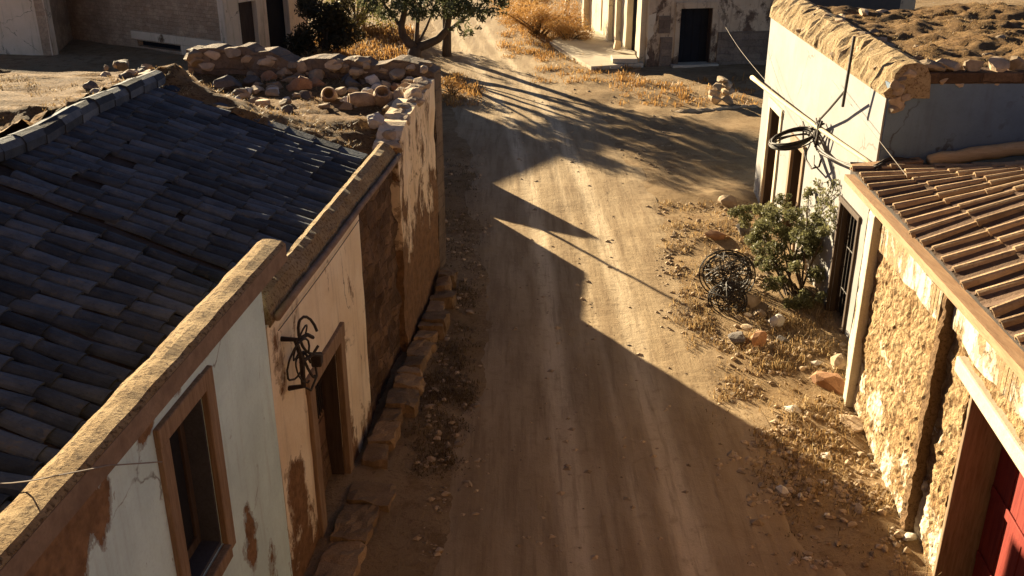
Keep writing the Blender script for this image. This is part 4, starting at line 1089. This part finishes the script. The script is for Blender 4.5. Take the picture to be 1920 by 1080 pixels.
shrub('dark_bush', 'dark bush beside the ochre corner of the brick house', G(610,112), 1.7, 1.4, 1.75, 8000, 'darkleaf', .2, 41)
shrub('yellow_shrub', 'yellow green leafy shrub between the dark bush and the olive tree', G(668,62), 2.0, 1.5, 2.0, 2600, 'yellowleaf', .22, 42)
shrub('dry_shrub', 'largest orange dry shrub on the bank beside the pillared ochre house', G(1010,70), 2.0, 1.7, 1.05, 9000, 'drybush', .2, 43, .09)
shrub('dry_shrub', 'orange dry shrub in front of the far end of the porch slab', G(1065,82), 1.2, 1.0, .6, 4200, 'drybush', .18, 44, .09)
shrub('dry_shrub', 'low dry shrub at the top centre on the right road edge', G(975,28), 1.9, 1.7, .8, 4500, 'drybush', .2, 45, .09)
shrub('dry_shrub', 'small reddish dry shrub growing against the far end of the ruin wall', G(848,180), .7, .6, .5, 900, 'drybush', .14, 46, .14)
# green shrub by the white house
bc = G(1490, 565)
gb = thing('green_shrub', 'leafy green shrub growing against the white house wall beside its doors', 'shrub', bc)
rq = random.Random(50); mb = MB(); cl = []
for (u, v, y, ra) in ((1430,440,19.2,.4),(1465,425,19.2,.5),(1505,410,18.8,.5),(1535,425,18.0,.4),(1440,480,18.6,.4),(1490,470,18.4,.55),(1540,475,17.6,.4),(1470,520,18.0,.45),(1515,525,17.6,.5),(1500,565,17.4,.45),(1540,560,17.2,.35),(1485,590,17.1,.3),(1425,395,20.0,.4),(1400,400,20.6,.3),(1515,365,18.9,.25),(1555,430,17.5,.25),(1515,600,16.9,.3),(1550,590,17.0,.25),(1445,520,18.2,.35),(1415,440,19.6,.35),(1455,385,20.0,.35)):
    p = at_y(u, v, y)
    for _ in range(5): cl.append((p+Vector((rq.gauss(0,ra*.5), rq.gauss(0,ra*.5), rq.gauss(0,ra*.45))), ra*rq.uniform(.22,.5)))
cl = [q for q in cl if q[0].z > .1 and q[0].x < 5.95]
leaves(mb, cl, 15000, .075, rq, .36); mb.build('foliage', M['bushleaf'], gb, fix=False)
mb = MB()
for q, ra in cl[::4]:
    b = bc+Vector((rq.uniform(-.25,.3), rq.uniform(-.2,.6), 0)); mb.tube([b, b.lerp(q, .5)+Vector((0,0,.12)), q], [.025,.018,.007], 5)
mb.build('stem', M['bark'], gb)
vn = thing('climbing_vine', 'thin dry vine creeping up the white wall above the green shrub', 'vine', whp(1530,420,.05))
mb = MB(); ml = MB()
for k in range(7):
    u0 = 1515+8*k; pts = [whp(u0+rq.uniform(-8,8)+8*math.sin(j*1.3+k), 440-16*j, .04) for j in range(rq.randint(4,7))]
    mb.tube(pts, .008, 4)
    for p in pts[1:]: leaves(ml, [(p, .12)], 26, .07, rq, .45)
mb.build('stem', M['bark'], vn); ml.build('foliage', M['bushleaf'], vn, fix=False)

# dry grass and litter (uncountable)
def grass(name, spots, n, mat, rr, h0, h1, blades=9, spread=.10, wd=.008):
    mb = MB()
    for _ in range(n):
        x, y = spots(rr)
        z = gz(x, y); h = h0+(h1-h0)*rr.random()**2.2
        for _b in range(rr.randint(3, blades+3)):
            a = rr.uniform(0, 6.283); l = h*rr.uniform(.5,1.1); ln = rr.uniform(.25,1.0)
            p = Vector((x+rr.gauss(0,spread*.5), y+rr.gauss(0,spread*.5), z-.01)); d = Vector((math.cos(a), math.sin(a), 0)); sd = Vector((-d.y, d.x, 0))*wd*rr.uniform(.7,1.4)
            m_ = p+d*l*ln*.4+Vector((0,0,l*.7)); e = p+d*l*ln+Vector((0,0,l*(.85-.35*ln)))
            t = rr.random(); mb.quad(p-sd, p+sd, m_+sd*.7, m_-sd*.7, t); mb.poly([m_-sd*.7, m_+sd*.7, e], t)
    return mb.build(name, M[mat], kind='stuff', fix=False)
def by_px(boxes):
    tot = [b[4] for b in boxes]
    def f(rr):
        while True:
            u0, v0, u1, v1, w_ = rr.choices(boxes, tot)[0]
            p = G(rr.uniform(u0, u1), rr.uniform(v0, v1))
            if fr((p.x, p.y, 20), 1.1, 4) > -.03 or rr.random() < .12: return p.x, p.y
    return f
rg = random.Random(90)
grass('dry_grass', by_px([(1230,380,1420,480,3),(1260,480,1340,620,2),(1290,600,1560,700,4),(1340,690,1590,800,4),(1420,790,1640,900,3),(1500,880,1690,1010,2),(1400,380,1480,420,1),(1380,560,1560,640,2)]), 1500, 'straw', rg, .06, .22, 9, .14, .006)
def tall_spots(rr):
    u = rr.uniform(600, 780); v = rr.uniform(62, 128); p = G(u, v); return p.x, p.y
grass('tall_dry_grass', tall_spots, 900, 'drybush', rg, .35, .8, 10, .3, .025)
grass('verge_grass', by_px([(940,30,1040,110,3),(1000,100,1200,160,2),(1150,150,1420,200,2),(830,140,900,200,2)]), 900, 'drybush', rg, .12, .35, 8, .25, .014)
grass('shaded_weeds', by_px([(835,300,900,520,3),(850,520,890,640,2),(800,640,890,760,3),(770,740,880,900,3),(1400,900,1620,1060,1)]), 1500, 'weed', rg, .03, .11, 8, .12, .006)
def onroof(name, pick, hf, n, mat, h0, h1):
    mb = MB()
    for _ in range(n):
        x, y = pick(); z = hf(x, y); h = rg.uniform(h0, h1)
        for _b in range(7):
            a = rg.uniform(0, 6.283); l = h*rg.uniform(.5,1.1); ln = rg.uniform(.4,1.0)
            p = Vector((x+rg.gauss(0,.05), y+rg.gauss(0,.05), z-.01)); d = Vector((math.cos(a), math.sin(a), 0)); sd = Vector((-d.y, d.x, 0))*.007
            e = p+d*l*ln+Vector((0,0,l*(.8-.4*ln))); t = rg.random(); mb.poly([p-sd, p+sd, e], t)
    mb.build(name, M[mat], kind='stuff', fix=False)
def pick_l():
    while True:
        x, y = rg.uniform(-10.5,-1.9), rg.uniform(12.3,19.7)
        if inside(x, y) and fr((x, y, 4), 1.2, 3) > -.1: return x, y
def pick_w():
    while True:
        x, y = rg.uniform(6.7,12.8), rg.uniform(16.3,23.8)
        if fr((x, y, 4), .9, 3) > -.1: return x, y
onroof('roof_grass', pick_l, earth_h, 1900, 'straw', .04, .13); onroof('roof_grass', pick_w, wroof, 1500, 'straw', .04, .13)
def tuft(rr): 
    p = WN.P(rr.uniform(5.2,5.7), 0, rr.uniform(.05,.4)); return p.x, p.y
grass('doorway_weeds', tuft, 22, 'straw', rg, .2, .5, 8, .1, .005)
mb = MB()
spots = by_px([(1230,380,1450,640,4),(1340,640,1640,900,6),(1400,850,1700,1070,5),(820,280,920,640,3),(780,640,920,1060,1.5),(950,200,1300,700,2),(950,150,1300,330,2),(950,400,1300,1060,3)])
tet = [Vector((1,0,0)),Vector((-1,0,0)),Vector((0,1,0)),Vector((0,-1,0)),Vector((0,0,1)),Vector((0,0,-1))]; of = [(0,2,4),(2,1,4),(1,3,4),(3,0,4),(2,0,5),(1,2,5),(3,1,5),(0,3,5)]
for k in range(4200):
    x, y = spots(rg); q = .012+.05*rg.random()**4; a = rg.uniform(0,6); c, s_ = math.cos(a), math.sin(a)
    vs = []
    for v in tet:
        v = v*rg.uniform(.7,1.2)*q; vs.append(Vector((x+(v.x*c-v.y*s_)*1.3, y+v.x*s_+v.y*c, gz(x, y)+q*.25+v.z*.6)))
    mb.add(vs, of, rg.random())
rub = by_px([(1230,380,1450,640,3),(1340,640,1640,900,6),(1400,800,1700,1070,4),(790,560,900,1060,.7)])
for k in range(1300):
    x, y = rub(rg); q = .022+.06*rg.random()**2.5
    vs, fs = rock_mesh(k, q*1.3, q, q*.7, 1); c, s_ = math.cos(k), math.sin(k); z = gz(x, y)+q*.15
    mb.add([Vector((x+v.x*c-v.y*s_, y+v.x*s_+v.y*c, z+v.z)) for v in vs], fs, rg.random())
mb.build('gravel', M['stone'], kind='stuff', fix=False)

# ================================================================== LOOSE STONES AND POTS
def on_earth(u, v):
    z = 4.0
    for _ in range(6):
        p = G(u, v, z); z = earth_h(p.x, p.y)
    return Vector((p.x, p.y, z))
rk = random.Random(100)
grp = 'stones heaped against the rubble wall'
for k, (u, v, q, mt) in enumerate(((430,165,.26,'darkrock'),(470,160,.22,'darkrock'),(505,150,.2,'redstone'),(515,165,.18,'stone'),(545,150,.17,'stone'),(560,168,.24,'redstone'),(595,158,.22,'redstone'),(640,172,.17,'stone'),(652,150,.16,'darkrock'),(600,140,.16,'stone'),(700,155,.22,'palestone'),(712,150,.2,'stone'),(745,168,.2,'redstone'),(760,178,.16,'stone'),(755,198,.15,'palestone'),(730,190,.17,'stone'),(575,185,.14,'darkrock'),(480,195,.15,'stone'),(500,205,.13,'redstone'),(540,210,.13,'darkrock'),(610,200,.12,'stone'),(660,160,.2,'darkrock'),(770,160,.2,'stone'),(450,185,.16,'darkrock'))):
    p = on_earth(u, v)
    lab = {'darkrock':'dark stone heaped in front of the rubble wall on the ruin','redstone':'reddish stone heaped in front of the rubble wall on the ruin','stone':'brown stone heaped in front of the rubble wall on the ruin','palestone':'pale stone heaped in front of the rubble wall on the ruin'}[mt]
    rock(p-Vector((0,0,.04)), q*1.25, q, q*.9, 800+k, mt, lab, group=grp+' '+mt.replace('darkrock','dark').replace('redstone','red').replace('palestone','pale').replace('stone','brown'), rz=rk.uniform(0,3), tilt=rk.uniform(-.4,.4))
def pot(u, v, ra, ln, ax, label):
    p = on_earth(u, v); c = p+Vector((0,0,ra*.55)); ax = Vector(ax).normalized(); mb = MB(); n = 14
    x = ax.cross(Vector((0,0,1))).normalized(); y = x.cross(ax)
    prof_ = [(-ln*.5, ra*.35),(-ln*.45, ra*.7),(-ln*.1, ra),(ln*.25, ra*.95),(ln*.45, ra*.72),(ln*.5, ra*.76),(ln*.5, ra*.56),(ln*.3, ra*.62),(-ln*.2, ra*.6),(-ln*.3, .01)]
    for (a, r_) in prof_:
        for j in range(n): an_ = 2*math.pi*j/n; mb.v.append(c+ax*a+(x*math.cos(an_)+y*math.sin(an_))*r_)
    for i in range(len(prof_)-1):
        for j in range(n): a = i*n+j; b = i*n+(j+1) % n; mb.f.append((a, b, b+n, a+n)); mb.t.append(.5)
    mb.f.append(tuple(range(n))); mb.t.append(.5)
    solo(mb, 'clay_pot', M['clay'], label, 'pot', p, 'clay pots among the rubble', smooth=True)
pot(618,188,.15,.32,(.1,-.9,.45),'round clay pot mouth facing the camera among the stones left of the larger pot')
pot(718,195,.18,.36,(.1,-.6,.8),'widest upright clay pot in the rubble near the street wall of the ruin')
pot(680,199,.15,.48,(-.9,-.3,.1),'clay pot lying on its side between two open pots in the rubble')
for k in range(46):
    u = rk.uniform(440, 775); p = on_earth(u, rk.uniform(158, 206)); q = rk.uniform(.06,.16); pl_k = k % 3 == 0
    rock(p-Vector((0,0,.03)), q*1.25, q, q*.8, 1300+k, 'palestone' if pl_k else 'stone', ('small pale' if pl_k else 'small brown')+' stone spilled from the rubble wall over the ruin', group='small '+('pale' if pl_k else 'brown')+' stones spilled from the rubble wall', rz=rk.uniform(0,3), tilt=rk.uniform(-.4,.4))
p = on_earth(704, 246); rock(p+Vector((0,0,.03)), .21, .18, .2, 55, 'palestone', 'single bright white stone on the sunlit earth roof of the ruin', sub=3)
for k in range(30):                        # rubble behind the ridge of the dark roof
    u = rk.uniform(165, 330); v = 190-.0*u+rk.uniform(-40,10)-(30 if 190 < u < 290 else 0); p = on_earth(u, v); q = rk.uniform(.08,.2)
    rock(p-Vector((0,0,.05)), q*1.2, q, q*.8, 900+k, 'stone' if k % 2 else 'darkrock', ('brown' if k % 2 else 'dark')+' stone in the rubble mound behind the ridge of the dark tiled roof', group='stones in the mound behind the ridge '+('brown' if k % 2 else 'dark'), rz=rk.uniform(0,3))
# verge stones
big = [(1383,648,.24,.2,'darkrock','rounded dark stone beside the reddish stone below the green shrub'),(1423,655,.2,.18,'redstone','round reddish stone on the verge below the green shrub'),(1453,618,.2,.16,'palestone','pale split stone just below the green shrub'),(1462,650,.16,.12,'darkrock','small dark stone right of the round reddish stone'),(1485,780,.15,.1,'palestone','pale flat stone alone on the dry verge left of the adobe wall'),(1575,690,.26,.2,'stone','large brown stone leaning at the foot of the corner post'),(1560,735,.34,.22,'redstone','largest reddish stone at the foot of the adobe corner'),(1590,800,.3,.1,'stone','flat brown slab of stone at the foot of the adobe wall'),(1408,575,.22,.2,'stone','brown stone beside the wire baskets'),(1425,600,.18,.14,'stone','brown stone just below the wire baskets'),(1400,620,.15,.12,'stone','smaller brown stone between wire baskets and reddish stone'),(1705,1020,.12,.1,'palestone','pale pebble at the near foot of the adobe wall step'),(1365,385,.28,.2,'stone','squared brown stone in the weeds left of the green shrub'),(1345,450,.3,.16,'redstone','reddish stone in the weeds left of the green shrub'),(1395,440,.26,.18,'darkrock','dark stone at the left edge of the green shrub'),(1180,648,.07,.04,'darkrock','small dark stone lying in the middle of the road'),(1115,495,.06,.04,'stone','small brown stone on the shadow edge in the road'),(800,600,.2,.14,'darkrock','dark boulder beside the kerb under the ruin wall'),(828,605,.12,.1,'redstone','small reddish stone on the kerb end under the ruin wall'),(790,630,.2,.08,'stone','flat stone leaning on the kerb under the ruin wall')]
for k, (u, v, q, hh, mt, lab) in enumerate(big):
    p = G(u, v); p.z = gz(p.x, p.y)-.02
    rock(p, q*1.15, q*.9, hh, 1000+k, mt, lab, rz=rk.uniform(0,3))
f1 = by_px([(1340,640,1640,900,5),(1420,850,1680,1060,4),(1240,420,1420,640,2)]); f2 = by_px([(820,300,890,640,2),(780,700,900,1050,2)])
for k in range(40):
    x, y = f1(rk); q = rk.uniform(.05,.13)
    rock((x, y, gz(x, y)-.01), q*1.2, q, q*.6, 1100+k, 'palestone' if k % 3 == 0 else 'stone', ('small pale stone' if k % 3 == 0 else 'small brown stone')+' strewn on the dry right verge of the road', group=('pale' if k % 3 == 0 else 'brown')+' stones strewn on the right verge', rz=rk.uniform(0,3), sub=1)
for k in range(22):
    x, y = f2(rk); q = rk.uniform(.05,.12)
    rock((x, y, gz(x, y)-.01), q*1.2, q, q*.6, 1200+k, 'stone', 'small stone strewn in the shade beside the left kerb', group='stones strewn beside the left kerb', rz=rk.uniform(0,3), sub=1)

# wire baskets (old fencing wire) on the right verge
def wire_ball(u, v, ra, sq, n, label, seed, rw=.0085, rims=0):
    p = G(u, v); rq = random.Random(seed); mb = MB(); c = p+Vector((0,0,ra*sq*.95))
    for k in range(n):
        a1, a2 = rq.uniform(0,3.14), rq.uniform(-.9,.9); R_ = ra*rq.uniform(.72,1.0)
        ax = Vector((math.cos(a1)*math.cos(a2), math.sin(a1)*math.cos(a2), math.sin(a2)+.4)).normalized(); x = ax.cross(Vector((.3,.2,1))).normalized(); y = ax.cross(x)
        pts = []
        for i in range(19):
            an_ = 2*math.pi*i/18; d = (x*math.cos(an_)+y*math.sin(an_))*R_*(1+.06*math.sin(3*an_+k)); pts.append(c+Vector((d.x, d.y, d.z*sq)))
        mb.tube(pts, rw*rq.uniform(.6,1.3), 4)
    for k in range(rims):
        ax = Vector((-.2+.12*k, -.85, .55)).normalized(); x = ax.cross(Vector((0,0,1))).normalized(); y = ax.cross(x); R_ = ra*(1.0-.13*k)
        mb.tube([c+Vector((-.04,-.10,-.02))+(x*math.cos(a)+y*math.sin(a)*.9)*R_ for a in [2*math.pi*i/24 for i in range(25)]], .015, 5)
    return solo(mb, 'wire_coil', M['cable'], label, 'wire coil', p)
wire_ball(1362, 545, .54, .8, 34, 'large tangled ball of rusty fencing wire on the right verge', 61, rims=2)
wire_ball(1364, 580, .36, .75, 20, 'smaller coil of rusty wire in front of the large wire ball', 62, rims=2)
# wires over the forecourt of the ochre house
mb = MB()
for (a, b, sg) in (((1345,22),(1434,150),.15),):
    pa = at_y(a[0], a[1], 40.6 if a[0] > 1299 else 39.9); pb = at_y(b[0], b[1], 24.4 if b[0] > 1400 else 40.5)
    mb.tube([pa.lerp(pb, k/8)-Vector((0,0,sg*math.sin(math.pi*k/8))) for k in range(9)], .005, 4)
solo(mb, 'wire', M['wire'], 'slack overhead wire running from the white house to the ochre house', 'wire', at_y(1345,22,40.6))
